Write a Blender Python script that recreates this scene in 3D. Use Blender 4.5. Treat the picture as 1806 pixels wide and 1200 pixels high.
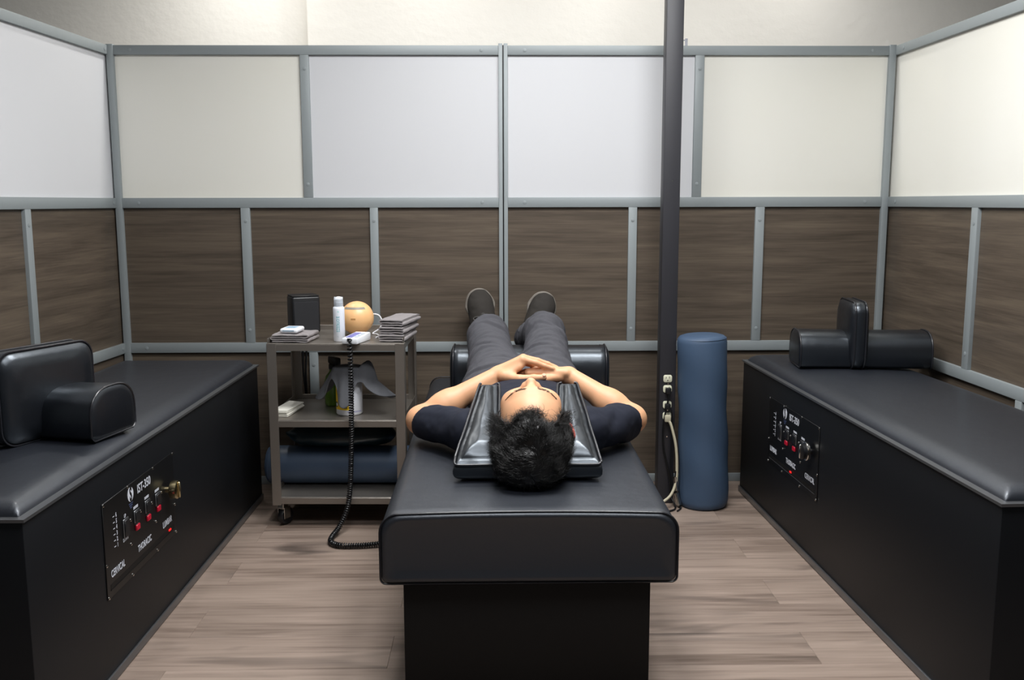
import bpy, bmesh, math, random
import numpy as np
from mathutils import Vector, Matrix

random.seed(7); RNG = np.random.default_rng(11)
SC = bpy.context.scene
for o in list(bpy.data.objects): bpy.data.objects.remove(o)
C = SC.collection

# ------------------------------------------------------------------ camera, light, exposure
cam_d = bpy.data.cameras.new('camera'); cam = bpy.data.objects.new('camera', cam_d); C.objects.link(cam)
PITCH, YAW, ROLL = .1441, .0179, -.0018
fw = Vector((math.sin(YAW) * math.cos(PITCH), math.cos(YAW) * math.cos(PITCH), -math.sin(PITCH)))
rt = Vector((math.cos(YAW), -math.sin(YAW), 0)); up = rt.cross(fw)
r2 = rt * math.cos(ROLL) + up * math.sin(ROLL); u2 = up * math.cos(ROLL) - rt * math.sin(ROLL)
M = Matrix((r2, u2, -fw)).transposed().to_4x4(); M.translation = (0, 0, 1.2183)
cam.matrix_world = M
cam_d.sensor_fit = 'HORIZONTAL'; cam_d.sensor_width = 36; cam_d.lens = 36 * 1672 / 1806
cam_d.clip_start = .05
SC.camera = cam
w = bpy.data.worlds.new('world'); SC.world = w; w.use_nodes = True
w.node_tree.nodes['Background'].inputs[0].default_value = (.9, .95, 1, 1)
w.node_tree.nodes['Background'].inputs[1].default_value = .12
SC.view_settings.view_transform = 'Standard'; SC.view_settings.look = 'None'
SC.view_settings.gamma = 1; SC.view_settings.use_curve_mapping = False
SC.view_settings.exposure = -0.08
CEIL = 2.55
LIGHTS = [(-1.15, 4.12, 8), (-.28, 4.12, 3.6), (.52, 4.12, 3.6), (1.38, 4.12, 3.6)]      # downlights washing the rear wall: x, y, watt
PANELS = [(-.12, 2.65, 30), (.62, 2.65, 30), (-.12, 1.3, 12), (.62, 1.3, 12)]              # ceiling panels over the bay
PANEL_COL = (1.0, .995, .985)

# ------------------------------------------------------------------ helpers
def lin(c):
    if isinstance(c, str):
        c = [int(c[i:i + 2], 16) / 255 for i in (0, 2, 4)]
        return tuple(x / 12.92 if x <= .04045 else ((x + .055) / 1.055) ** 2.4 for x in c) + (1,)
    return tuple(c) + (1,)
MATS = {}
def mat(name, col, rough=.5, metal=0, spec=.5, tint=None, bump=None, var=None, sss=0, coat=0, trans=0, emit=None, aniso=None):
    """bump: list of (scale xyz, strength, distance, detail); var: (scale xyz, second colour, contrast)."""
    m = bpy.data.materials.new(name); m.use_nodes = True; MATS[name] = m
    nt = m.node_tree; n = nt.nodes; l = nt.links; b = n['Principled BSDF']
    b.inputs['Base Color'].default_value = lin(col); b.inputs['Roughness'].default_value = rough
    b.inputs['Metallic'].default_value = metal; b.inputs['Specular IOR Level'].default_value = spec
    if tint: b.inputs['Specular Tint'].default_value = lin(tint)
    if coat: b.inputs['Coat Weight'].default_value = coat; b.inputs['Coat Roughness'].default_value = .15
    if trans: b.inputs['Transmission Weight'].default_value = trans
    if sss:
        b.inputs['Subsurface Weight'].default_value = sss; b.inputs['Subsurface Radius'].default_value = (1, .35, .2)
        b.inputs['Subsurface Scale'].default_value = .008
    if emit: b.inputs['Emission Color'].default_value = lin(emit[0]); b.inputs['Emission Strength'].default_value = emit[1]
    tc = n.new('ShaderNodeTexCoord')
    def noise(scale, detail=3, rot=None):
        mp = n.new('ShaderNodeMapping'); l.new(tc.outputs['Object'], mp.inputs[0])
        mp.inputs['Scale'].default_value = scale if hasattr(scale, '__len__') else (scale,) * 3
        t = n.new('ShaderNodeTexNoise'); t.inputs['Scale'].default_value = 1; t.inputs['Detail'].default_value = detail
        l.new(mp.outputs[0], t.inputs[0]); return t
    if var:
        t = noise(var[0], 4); r = n.new('ShaderNodeValToRGB'); c = var[2]
        r.color_ramp.elements[0].position = .5 - c; r.color_ramp.elements[1].position = .5 + c
        r.color_ramp.elements[0].color = lin(col); r.color_ramp.elements[1].color = lin(var[1])
        l.new(t.outputs['Fac'], r.inputs[0]); l.new(r.outputs[0], b.inputs['Base Color'])
    prev = None
    for s, st, dist, det in (bump or []):
        t = noise(s, det); bp = n.new('ShaderNodeBump'); bp.inputs['Strength'].default_value = st; bp.inputs['Distance'].default_value = dist
        l.new(t.outputs['Fac'], bp.inputs['Height'])
        if prev: l.new(prev.outputs[0], bp.inputs['Normal'])
        prev = bp
    if prev: l.new(prev.outputs[0], b.inputs['Normal'])
    return m

def wood(name, dark, mid, light, stretch, rough, vary, knots=0, bump=.1):
    """grain that runs along local X; every piece is shifted and toned by its object's random number"""
    m = bpy.data.materials.new(name); m.use_nodes = True; MATS[name] = m
    nt = m.node_tree; n = nt.nodes; l = nt.links; b = n['Principled BSDF']; b.inputs['Roughness'].default_value = rough
    b.inputs['Specular IOR Level'].default_value = .35
    tc = n.new('ShaderNodeTexCoord'); oi = n.new('ShaderNodeObjectInfo')
    mul = n.new('ShaderNodeVectorMath'); mul.operation = 'SCALE'; mul.inputs[0].default_value = (17, 31, 23); l.new(oi.outputs['Random'], mul.inputs['Scale'])
    add = n.new('ShaderNodeVectorMath'); l.new(tc.outputs['Object'], add.inputs[0]); l.new(mul.outputs[0], add.inputs[1])
    def nz(sc, det, rough_=.55, dist=0):
        mp = n.new('ShaderNodeMapping'); mp.inputs['Scale'].default_value = sc; l.new(add.outputs[0], mp.inputs[0])
        t = n.new('ShaderNodeTexNoise'); t.inputs['Scale'].default_value = 1; t.inputs['Detail'].default_value = det; t.inputs['Roughness'].default_value = rough_
        t.inputs['Distortion'].default_value = dist
        l.new(mp.outputs[0], t.inputs[0]); return t
    sx, sy, sz = stretch
    a = nz((sx, sy, sz), 4, .6, .6); f = nz((sx * 3, sy * 7, sz * 7), 3, .6)
    mx = n.new('ShaderNodeMath'); mx.operation = 'MULTIPLY_ADD'; mx.inputs[1].default_value = .35; l.new(f.outputs['Fac'], mx.inputs[0])
    ml = n.new('ShaderNodeMath'); ml.operation = 'MULTIPLY'; ml.inputs[1].default_value = .65; l.new(a.outputs['Fac'], ml.inputs[0]); l.new(ml.outputs[0], mx.inputs[2])
    r = n.new('ShaderNodeValToRGB'); e = r.color_ramp.elements
    e[0].position = .34; e[0].color = lin(dark); e[1].position = .66; e[1].color = lin(light)
    k = e.new(.49); k.color = lin(mid)
    l.new(mx.outputs[0], r.inputs[0]); out = r.outputs[0]
    if knots:
        kn = nz((1.3, 6.5, 6.5), 2, .5, 1.2); kr = n.new('ShaderNodeValToRGB')
        kr.color_ramp.elements[0].position = .57; kr.color_ramp.elements[0].color = (1, 1, 1, 1)
        kr.color_ramp.elements[1].position = .74; kr.color_ramp.elements[1].color = (knots, knots, knots * 1.02, 1)
        l.new(kn.outputs['Fac'], kr.inputs[0])
        mm = n.new('ShaderNodeMix'); mm.data_type = 'RGBA'; mm.blend_type = 'MULTIPLY'; mm.inputs[0].default_value = 1
        l.new(out, mm.inputs[6]); l.new(kr.outputs[0], mm.inputs[7]); out = mm.outputs[2]
    hs = n.new('ShaderNodeHueSaturation'); mr = n.new('ShaderNodeMapRange'); mr.inputs[3].default_value = 1 - vary; mr.inputs[4].default_value = 1 + vary
    l.new(oi.outputs['Random'], mr.inputs[0]); l.new(mr.outputs[0], hs.inputs['Value']); l.new(out, hs.inputs['Color']); l.new(hs.outputs[0], b.inputs['Base Color'])
    bp = n.new('ShaderNodeBump'); bp.inputs['Strength'].default_value = bump; bp.inputs['Distance'].default_value = .002; l.new(f.outputs['Fac'], bp.inputs['Height']); l.new(bp.outputs[0], b.inputs['Normal'])
    return m

def put(name, me, m=None, parent=None, loc=(0, 0, 0), rot=(0, 0, 0), smooth=True, **props):
    me.name = name
    o = bpy.data.objects.new(name, me); C.objects.link(o); o.location = loc; o.rotation_euler = rot
    if parent: o.parent = parent
    if m and not me.materials: me.materials.append(m)
    if smooth and len(me.polygons): me.polygons.foreach_set('use_smooth', [True] * len(me.polygons))
    for k, v in props.items(): o[k] = v
    return o
def empty(name, loc=(0, 0, 0), rot=(0, 0, 0), **props):
    o = bpy.data.objects.new(name, None); C.objects.link(o); o.location = loc; o.rotation_euler = rot; o.empty_display_size = .05
    for k, v in props.items(): o[k] = v
    return o
def bm2me(bm):
    me = bpy.data.meshes.new('m'); bm.to_mesh(me); bm.free(); return me
def add_box(bm, lo, hi, bev=0, seg=2):
    r = bmesh.ops.create_cube(bm, size=1); vs = r['verts']
    for v in vs:
        v.co = Vector([lo[i] + (v.co[i] + .5) * (hi[i] - lo[i]) for i in range(3)])
    if bev:
        es = {e for v in vs for e in v.link_edges}
        bmesh.ops.bevel(bm, geom=list(es), offset=bev, segments=seg, profile=.5, affect='EDGES')
def box_me(lo, hi, bev=0, seg=2):
    bm = bmesh.new(); add_box(bm, lo, hi, bev, seg); return bm2me(bm)
def sharp(me, deg=35):
    me.polygons.foreach_set('use_smooth', [True] * len(me.polygons))
    try: me.set_sharp_from_angle(angle=math.radians(deg))
    except Exception: pass
    return me
def box(name, lo, hi, m, parent=None, bev=.002, seg=2, **kw):
    c = [(lo[i] + hi[i]) / 2 for i in range(3)]; c[2] = lo[2]
    me = box_me([lo[i] - c[i] for i in range(3)], [hi[i] - c[i] for i in range(3)], bev, seg)
    if bev: sharp(me, 40)
    return put(name, me, m, parent, c, smooth=False, **kw)
def lathe_me(prof, n=32, capb=True, capt=True):
    vs, fs = [], []
    for r, z in prof:
        for i in range(n):
            a = 2 * math.pi * i / n; vs.append((r * math.cos(a), r * math.sin(a), z))
    for j in range(len(prof) - 1):
        for i in range(n):
            k = (i + 1) % n; fs.append((j * n + i, j * n + k, (j + 1) * n + k, (j + 1) * n + i))
    if capb: fs.append(tuple(range(n))[::-1])
    if capt: fs.append(tuple((len(prof) - 1) * n + i for i in range(n)))
    me = bpy.data.meshes.new('m'); me.from_pydata(vs, [], fs); return sharp(me, 50)
def catmull(pts, per=8, closed=False):
    P = [np.array(p, float) for p in pts]; out = []
    n = len(P)
    for i in range(n if closed else n - 1):
        p0 = P[(i - 1) % n] if closed or i > 0 else 2 * P[0] - P[1]; p1 = P[i]; p2 = P[(i + 1) % n]
        p3 = P[(i + 2) % n] if closed or i + 2 < n else 2 * P[-1] - P[-2]
        for k in range(per):
            t = k / per
            out.append(.5 * (2 * p1 + (p2 - p0) * t + (2 * p0 - 5 * p1 + 4 * p2 - p3) * t * t + (3 * p1 - p0 - 3 * p2 + p3) * t ** 3))
    if not closed: out.append(P[-1])
    return np.array(out)
def frames(P, closed=False):
    T = np.roll(P, -1, 0) - np.roll(P, 1, 0)
    if not closed: T[0] = P[1] - P[0]; T[-1] = P[-1] - P[-2]
    T /= np.maximum(np.linalg.norm(T, axis=1, keepdims=True), 1e-12)
    a = np.array([0, 0, 1.]) if abs(T[0][2]) < .9 else np.array([1., 0, 0])
    N = np.cross(T[0], a); N /= np.linalg.norm(N); Ns = [N]
    for i in range(1, len(P)):
        N = N - T[i] * N.dot(T[i]); N /= max(np.linalg.norm(N), 1e-9); Ns.append(N)
    Ns = np.array(Ns); return T, Ns, np.cross(T, Ns)
def tube_me(P, r, n=8, closed=False):
    P = np.asarray(P, float); T, N, B = frames(P, closed); m = len(P)
    rr = np.full(m, r) if np.isscalar(r) else np.asarray(r)
    a = np.arange(n) * 2 * np.pi / n
    V = P[:, None] + rr[:, None, None] * (np.cos(a)[None, :, None] * N[:, None] + np.sin(a)[None, :, None] * B[:, None])
    fs = []
    for j in range(m if closed else m - 1):
        q = (j + 1) % m
        for i in range(n):
            k = (i + 1) % n; fs.append((j * n + i, j * n + k, q * n + k, q * n + i))
    if not closed: fs.append(tuple(range(n))[::-1]); fs.append(tuple((m - 1) * n + i for i in range(n)))
    me = bpy.data.meshes.new('m'); me.from_pydata(V.reshape(-1, 3).tolist(), [], fs); return sharp(me, 60)
def tube(name, pts, r, m, parent=None, n=8, per=8, closed=False, smooth_path=True, **kw):
    P = catmull(pts, per, closed) if smooth_path else np.asarray(pts, float)
    c = np.array([0, 0, 0.]) if parent else np.array([P[:, 0].mean(), P[:, 1].mean(), P[:, 2].min() - (r if np.isscalar(r) else 0)])
    return put(name, tube_me(P - c, r, n, closed), m, parent, tuple(c), smooth=False, **kw)
def text_me(s, size, wide=.62, bold=.02, extrude=.0004, align='LEFT'):
    cu = bpy.data.curves.new('t', 'FONT'); cu.body = s; cu.size = size; cu.offset = bold * size; cu.extrude = extrude
    cu.align_x = align; cu.align_y = 'CENTER'; cu.resolution_u = 4
    o = bpy.data.objects.new('t', cu); C.objects.link(o)
    dg = bpy.context.evaluated_depsgraph_get(); dg.update()
    me = bpy.data.meshes.new_from_object(o.evaluated_get(dg)); bpy.data.objects.remove(o); bpy.data.curves.remove(cu)
    me.materials.clear()
    for v in me.vertices: v.co.x *= wide
    return me
def merge_me(mes, mats=None):
    bm = bmesh.new()
    for me in mes: bm.from_mesh(me)
    return bm2me(bm)
def loft_me(rings, cap=True):
    n = len(rings[0]); vs = [tuple(p) for r in rings for p in r]; fs = []
    for j in range(len(rings) - 1):
        for i in range(n):
            k = (i + 1) % n; fs.append((j * n + i, j * n + k, (j + 1) * n + k, (j + 1) * n + i))
    if cap: fs.append(tuple(range(n))[::-1]); fs.append(tuple((len(rings) - 1) * n + i for i in range(n)))
    me = bpy.data.meshes.new('m'); me.from_pydata(vs, [], fs)
    bm = bmesh.new(); bm.from_mesh(me); bmesh.ops.recalc_face_normals(bm, faces=bm.faces); bm.to_mesh(me); bm.free()
    return sharp(me, 50)

# ------------------------------------------------------------------ signed-distance modelling (one continuous skin per figure part)
class Field:
    def __init__(s, lo, hi, res):
        s.lo = np.array(lo, float); s.res = res
        s.n = np.ceil((np.array(hi) - s.lo) / res).astype(int) + 1
        s.d = np.full(s.n, 1.0, np.float32)
    def sl(s, lo, hi):
        a = np.clip(np.floor((np.array(lo) - s.lo) / s.res).astype(int), 0, s.n); b = np.clip(np.ceil((np.array(hi) - s.lo) / s.res).astype(int) + 1, 0, s.n)
        S = tuple(slice(a[i], max(a[i], b[i])) for i in range(3))
        ax = [(s.lo[i] + s.res * np.arange(S[i].start, S[i].stop)).astype(np.float32) for i in range(3)]
        return S, ax[0][:, None, None], ax[1][None, :, None], ax[2][None, None, :]
    def comb(s, S, e, k, mode):
        a = s.d[S]
        if mode == 'sub': e = -e
        sg = 1 if mode == 'add' else -1
        a2, e2 = a * sg, e * sg
        h = np.maximum(k - np.abs(a2 - e2), 0) / k if k > 0 else 0
        s.d[S] = sg * (np.minimum(a2, e2) - h * h * k * .25)
    def ell(s, c, r, k=.01, mode='add', R=None, pad=.0):
        c = np.array(c, float); r = np.array(r, float); m = r.max() + k + .03
        S, X, Y, Z = s.sl(c - m, c + m)
        p = [X - c[0], Y - c[1], Z - c[2]]
        if R is not None: p = [R[0][i] * p[0] + R[1][i] * p[1] + R[2][i] * p[2] for i in range(3)]
        k0 = np.sqrt(sum((p[i] / r[i]) ** 2 for i in range(3))); k1 = np.sqrt(sum((p[i] / r[i] ** 2) ** 2 for i in range(3))) + 1e-6
        s.comb(S, k0 * (k0 - 1) / k1 - pad, k, mode)
    def cap(s, a, b, ra, rb=None, k=.01, mode='add', flat=None):
        """tapered capsule; flat = (axis unit vector, factor) squeezes it along that axis"""
        rb = ra if rb is None else rb; a = np.array(a, float); b = np.array(b, float); m = max(ra, rb) + k + .03
        S, X, Y, Z = s.sl(np.minimum(a, b) - m, np.maximum(a, b) + m)
        d = b - a; L2 = max(d.dot(d), 1e-9)
        px, py, pz = X - a[0], Y - a[1], Z - a[2]
        t = np.clip((px * d[0] + py * d[1] + pz * d[2]) / L2, 0, 1)
        qx, qy, qz = px - t * d[0], py - t * d[1], pz - t * d[2]
        if flat is not None:
            f, g = np.array(flat[0], float), flat[1]; f /= np.linalg.norm(f); q = (qx * f[0] + qy * f[1] + qz * f[2]) * (1 / g - 1)
            qx, qy, qz = qx + q * f[0], qy + q * f[1], qz + q * f[2]
        s.comb(S, np.sqrt(qx * qx + qy * qy + qz * qz) - (ra + (rb - ra) * t), k, mode)
    def half(s, c, nrm, k=.004):
        """keep the side the normal points away from"""
        nrm = np.array(nrm, float); nrm /= np.linalg.norm(nrm)
        S, X, Y, Z = s.sl(s.lo, s.lo + s.n * s.res)
        s.comb(S, ((X - c[0]) * nrm[0] + (Y - c[1]) * nrm[1] + (Z - c[2]) * nrm[2]).astype(np.float32), k, 'and')
    def mesh(s):
        d = s.d; n = d.shape; ins = d < 0
        cnt = np.zeros([x - 1 for x in n], np.int8)
        for i in (0, 1):
            for j in (0, 1):
                for k in (0, 1): cnt += ins[i:n[0] - 1 + i, j:n[1] - 1 + j, k:n[2] - 1 + k]
        act = (cnt > 0) & (cnt < 8); idx = np.argwhere(act); ids = np.full(act.shape, -1, np.int32); ids[act] = np.arange(len(idx))
        co = [(i, j, k) for i in (0, 1) for j in (0, 1) for k in (0, 1)]
        val = np.stack([d[idx[:, 0] + c[0], idx[:, 1] + c[1], idx[:, 2] + c[2]] for c in co], 1)
        acc = np.zeros((len(idx), 3)); num = np.zeros(len(idx))
        for a in range(8):
            for ax in range(3):
                if co[a][ax] == 0:
                    q = list(co[a]); q[ax] = 1; b = co.index(tuple(q)); va, vb = val[:, a], val[:, b]; cr = (va < 0) != (vb < 0)
                    t = np.where(cr, va / np.where(cr, va - vb, 1), 0); p = np.tile(np.array(co[a], float), (len(idx), 1)); p[:, ax] += t
                    acc += p * cr[:, None]; num += cr
        V = s.lo + s.res * (idx + acc / num[:, None]); F = []
        for ax in range(3):
            u, v = (ax + 1) % 3, (ax + 2) % 3
            s0 = [slice(None)] * 3; s1 = [slice(None)] * 3; s0[ax] = slice(0, -1); s1[ax] = slice(1, None)
            A, B = ins[tuple(s0)], ins[tuple(s1)]; e = np.argwhere(A != B); e = e[(e[:, u] > 0) & (e[:, v] > 0) & (e[:, u] < n[u] - 1) & (e[:, v] < n[v] - 1)]
            fl = A[tuple(e.T)]; du = np.zeros(3, int); du[u] = 1; dv = np.zeros(3, int); dv[v] = 1
            g = lambda q: ids[tuple(q.T)]
            quad = np.stack([g(e - du - dv), g(e - dv), g(e), g(e - du)], 1); quad[~fl] = quad[~fl][:, ::-1]; F.append(quad)
        return V, np.concatenate(F)
def normals(V, F):
    N = np.zeros_like(V); n = np.cross(V[F[:, 2]] - V[F[:, 0]], V[F[:, 3]] - V[F[:, 1]])
    for i in range(4): np.add.at(N, F[:, i], n)
    return N / np.maximum(np.linalg.norm(N, axis=1, keepdims=True), 1e-12)
def relax(V, F, it=2, f=.5):
    E = np.concatenate([F[:, [0, 1]], F[:, [1, 2]], F[:, [2, 3]], F[:, [3, 0]]])
    deg = np.zeros(len(V)); np.add.at(deg, E[:, 0], 1); np.add.at(deg, E[:, 1], 1)
    for _ in range(it):
        A = np.zeros_like(V); np.add.at(A, E[:, 0], V[E[:, 1]]); np.add.at(A, E[:, 1], V[E[:, 0]])
        V = V * (1 - f) + f * A / np.maximum(deg, 1)[:, None]
    return V
def quads(V, F, c=(0, 0, 0)):
    me = bpy.data.meshes.new('m'); V = V - np.array(c)
    me.vertices.add(len(V)); me.vertices.foreach_set('co', V.astype(np.float32).ravel())
    me.loops.add(F.size); me.loops.foreach_set('vertex_index', F.astype(np.int32).ravel())
    me.polygons.add(len(F)); me.polygons.foreach_set('loop_start', np.arange(0, F.size, 4, dtype=np.int32))
    me.update(calc_edges=True); me.validate(); return me
def vnoise(P, sc, seed=0):
    """smooth value noise at points P, -1..1"""
    r = np.random.default_rng(seed); T = r.uniform(-1, 1, (32, 32, 32)); q = np.asarray(P) * np.array(sc); i = np.floor(q).astype(int); f = q - i; f = f * f * (3 - 2 * f); o = 0
    for a in (0, 1):
        for b in (0, 1):
            for c in (0, 1):
                o = o + T[(i[:, 0] + a) % 32, (i[:, 1] + b) % 32, (i[:, 2] + c) % 32] * (f[:, 0] if a else 1 - f[:, 0]) * (f[:, 1] if b else 1 - f[:, 1]) * (f[:, 2] if c else 1 - f[:, 2])
    return o
def sstep(x, a, b):
    t = np.clip((x - a) / (b - a), 0, 1); return t * t * (3 - 2 * t)

# ------------------------------------------------------------------ materials
m_frame = mat('painted grey aluminium', '8c9395', .5, .1, bump=[(900, .03, .001, 2)])
m_frost = mat('frosted white panel', 'e0dfda', .32, spec=.4, var=((.6, .6, .6), 'dedccf', .2))
m_frost_b = mat('frosted cool panel', 'cdced1', .32, spec=.4)
m_panel = wood('grey oak laminate', '443c33', '554b41', '655a4d', (1.6, 26, 26), .45, .06)
m_floor = wood('vinyl oak plank', '63544a', '8a7a6f', '9f8e82', (.9, 10, 10), .42, .06, knots=.40)
m_plaster = mat('textured plaster', 'e6e3dc', .85, bump=[((22, 22, 26), .30, .008, 5)])
m_ceil = mat('white ceiling', 'e6e6e2', .9)
m_leather = mat('black vinyl leather', '11141c', .45, spec=1.0, tint=(.86, .92, 1.0), coat=.12, bump=[(420, .10, .002, 3), (13, .22, .010, 5)])
m_leather2 = mat('black cushion vinyl', '0d0f14', .34, spec=1.0, tint=(.82, .91, 1.0), bump=[(24, .09, .010, 3), (300, .04, .002, 2)])
m_pipe = mat('black piping', '1c1d22', .3, spec=.6)
m_body = mat('black laminate body', '0c0d10', .5, spec=.35, tint=(.85, .92, 1.0), bump=[(700, .12, .001, 2)])
m_trim = mat('brushed trim', '7d7f82', .35, .85)
m_base = mat('black carcass', '0c0b0b', .6, spec=.3)
m_plate = mat('black anodised plate', '08090b', .42, spec=.4)
m_letter = mat('white print', 'c9cdd6', .5)
m_blueprint = mat('dim blue print', '3a4566', .5)
m_red = mat('red rocker', 'b5122e', .35)
m_redlit = mat('red pilot light', 'ff2020', .3, emit=('ff1a1a', 1.2))
m_chrome = mat('chrome', 'd4d2cc', .18, 1)
m_brass = mat('warm nickel', 'c2b38c', .25, 1)
m_dark = mat('dark plastic', '141518', .4)
m_steel = mat('brushed stainless', '98928b', .40, .85, bump=[((4, 300, 300), .05, .001, 2)])
m_pole = mat('charcoal painted steel', '2a2a2f', .5, bump=[(500, .05, .001, 2)])
m_outlet = mat('ivory outlet', 'd9d8c0', .4)
m_cordb = mat('black rubber cord', '101113', .35)
m_cordw = mat('cream cord', 'b9b29a', .5)
m_white = mat('white plastic', 'e4e7ec', .35)
m_blue = mat('navy blue vinyl', '3d5068', .55, spec=.4, bump=[(8, .15, .01, 3), (350, .08, .001, 2)])
m_blue2 = mat('slate blue vinyl', '46566c', .45, spec=.4, bump=[(7, .12, .01, 3)])
m_teal = mat('dark teal vinyl', '12262e', .4)
m_towel = mat('grey terry cloth', '959091', .95, spec=.1, bump=[(900, .7, .003, 2), (120, .3, .003, 2)])
m_towel2 = mat('grey terry cloth darker', '6f7176', .95, spec=.1, bump=[(900, .7, .003, 2), (120, .3, .003, 2)])
m_orange = mat('orange plastic', 'ecbb84', .35, sss=.15)
m_slot = mat('grey slot', '8a8478', .4)
m_can = mat('white can enamel', 'e6eaf2', .28)
m_teal_p = mat('teal print', '4fa3ad', .5)
m_paper = mat('paper napkin', 'dcdad0', .85)
m_yellow = mat('yellow label', 'f0c812', .45)
m_green = mat('green cleaner', '6a9a2a', .15, trans=.5)
m_skin = mat('skin', 'd8a680', .48, spec=.4, sss=.12, var=((9, 9, 9), 'd09a74', .3), bump=[(380, .08, .0012, 3)])
m_earglow = mat('ear painted glow', 'c9685f', .5, sss=.2)  # light glowing through the ear, put in as a redder skin colour
m_nail = mat('nail', 'd39c82', .35)
m_hair = mat('black hair', '0c0a09', .34, spec=.6)
m_shirt = mat('navy jersey', '1f222d', .85, spec=.2, bump=[(900, .2, .001, 2)])
m_trouser = mat('charcoal twill', '45454a', .75, spec=.3, bump=[((1200, 1200, 600), .15, .001, 2)])
m_shoe = mat('charcoal knit', '35322f', .85, spec=.2, bump=[(700, .5, .002, 2)])
m_sole = mat('grey rubber sole', '7b756d', .6)
m_lace = mat('dark lace', '4a4846', .8)
m_lamp = mat('lamp diffuser', 'ffffff', .5, emit=('f2f7ff', 6))

# ------------------------------------------------------------------ the setting
ST = dict(kind='structure')
floor = empty('floor', label='grey-brown wood-look plank floor', category='floor', **ST)
def plank_me(L, Wd):
    bm = bmesh.new(); add_box(bm, (-L / 2, -Wd / 2, -.012), (L / 2, Wd / 2, 0))
    es = [e for e in bm.edges if all(v.co.z > -.001 for v in e.verts)]
    bmesh.ops.bevel(bm, geom=es, offset=.0006, segments=1, affect='EDGES'); return bm2me(bm)
PM = plank_me(1.1566, .1896)
for k in range(-10, 12):
    y0 = 2.36 + .19 * k; off = .867 if k % 2 == 0 else -.87
    for q in range(-3, 3):
        x0 = off + 1.157 * q
        if x0 > 2.1 or x0 + 1.157 < -2.1: continue
        o = bpy.data.objects.new('plank', PM); C.objects.link(o); o.parent = floor; o.location = (x0 + .5785, y0 + .095, 0)
PM.materials.append(m_floor)
put('subfloor', box_me((-4, -2.5, -.06), (4, 5, -.0125)), m_base, floor)

box('wall_rear', (-4, 4.62, 0), (4, 4.75, 2.7), m_plaster, bev=0, label='cream textured plaster wall behind the partition', category='wall', **ST)
box('wall_rear_chase', (-.853, 4.52, 0), (4, 4.63, 2.7), m_plaster, bev=0, label='white plaster wall section standing forward behind the partition', category='wall', **ST)
put('ceiling', box_me((-4, -2.5, CEIL), (4, 5, CEIL + .1)), m_ceil, label='white ceiling above the treatment bay', category='ceiling', **ST)

ZR = [(0.0, .034), (.584, .626), (1.198, 1.24), (1.82, 1.858)]
FD = .04                                     # frame depth
def partition(name, loc, rot, L, low, mid, upp, label, pans, st=0):
    """frame of rails and posts with laminate and frosted panels; front face at local y = 0, depth to +y"""
    root = empty(name, loc, rot, label=label, category='wall', **ST)
    for a, b in ZR: box('rail', (st, 0, a), (L, FD, b), m_frame, root, bev=.0015)
    rows = [(low, ZR[0][1], ZR[1][0]), (mid, ZR[1][1], ZR[2][0]), (upp, ZR[2][1], ZR[3][0])]
    for ri, (ps, z0, z1) in enumerate(rows):
        xs = [st]
        for a, b in ps:
            box('post', (a, 0, z0), (b, FD, z1), m_frame, root, bev=.0015); xs += [a, b]
            for zz in (z0 + .055, z1 - .055):
                put('screw_cap', lathe_me([(.0075, 0), (.0075, .0012), (.005, .002)], 12), m_frame, root, ((a + b) / 2, 0, zz), (math.pi / 2, 0, 0), smooth=False)
        xs.append(L)
        for i in range(0, len(xs), 2):
            lo, hi = xs[i], xs[i + 1]; d = .014
            if ri == 2: box('frosted_panel', (lo, d, z0), (hi, d + .012, z1), m_frost if pans[i // 2] else m_frost_b, root, bev=0)
            else: box('wood_panel', (lo, d, z0), (hi, d + .012, z1), m_panel, root, bev=0)
    for zz in (1.839, 1.219, .605):
        for xx in (.07, L - .07):
            put('screw_cap', lathe_me([(.0075, 0), (.0075, .0012), (.005, .002)], 12), m_frame, root, (xx, 0, zz), (math.pi / 2, 0, 0), smooth=False)
    return root
BX, BY = -1.558, 4.03
back = empty('wall_back', (0, BY, 0), label='two-section grey framed partition with oak laminate below and frosted panels above', category='wall', **ST)
def absorb(root, target):
    for ch in list(root.children):
        ch.parent = target; ch.location = Vector(ch.location) + Vector(root.location) - Vector(target.location)
    bpy.data.objects.remove(root)
def sh(ps, x0): return [(a - x0, b - x0) for a, b in ps]
absorb(partition('t', (BX, BY, 0), (0, 0, 0), 1.576, sh([(-.798, -.761)], BX), sh([(-1.065, -1.027), (-.525, -.491)], BX), sh([(-.798, -.761)], BX), '', [1, 0]), back)
absorb(partition('t', (.056, BY, 0), (0, 0, 0), 1.583, sh([(.833, .871)], .056), sh([(.566, .602), (1.105, 1.143)], .056), sh([(.833, .871)], .056), '', [0, 1]), back)
for a, b, z in ((.018, .0345, 1.866), (.0395, .056, 1.866)): box('post', (a, -.003, 0), (b, FD + .003, z), m_frame, back, bev=.0015)
box('post_gap_shade', (.0343, .006, 0), (.0397, FD, 1.86), m_dark, back, bev=0)  # dark strip put in for the shaded gap between the paired posts
for n_, a in (('l', -1.584), ('r', 1.639)): box('post', (a, -.004, 0), (a + .028, FD, 1.862), m_frame, back, bev=.002)
aL = math.atan2(1, .066); L = 2.0; EX = .05
cx, cy = -1.578, 4.026
partition('wall_left', (cx - L * math.cos(aL), cy - L * math.sin(aL), 0), (0, 0, aL), L + EX, [(.93, .968)], [(.655, .693), (1.31, 1.348)], [(.93, .968)], 'grey framed partition wing behind the left bench, running towards the viewer', [0, 0])
aR = math.atan2(-1, .015)
partition('wall_right', (1.664, 4.026, 0), (0, 0, aR), 2.14, [(1.05, 1.088)], [(.695, .738), (1.41, 1.45)], [(1.05, 1.088)], 'grey framed partition wing behind the right bench, running towards the viewer', [1, 0], -.05)

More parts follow.
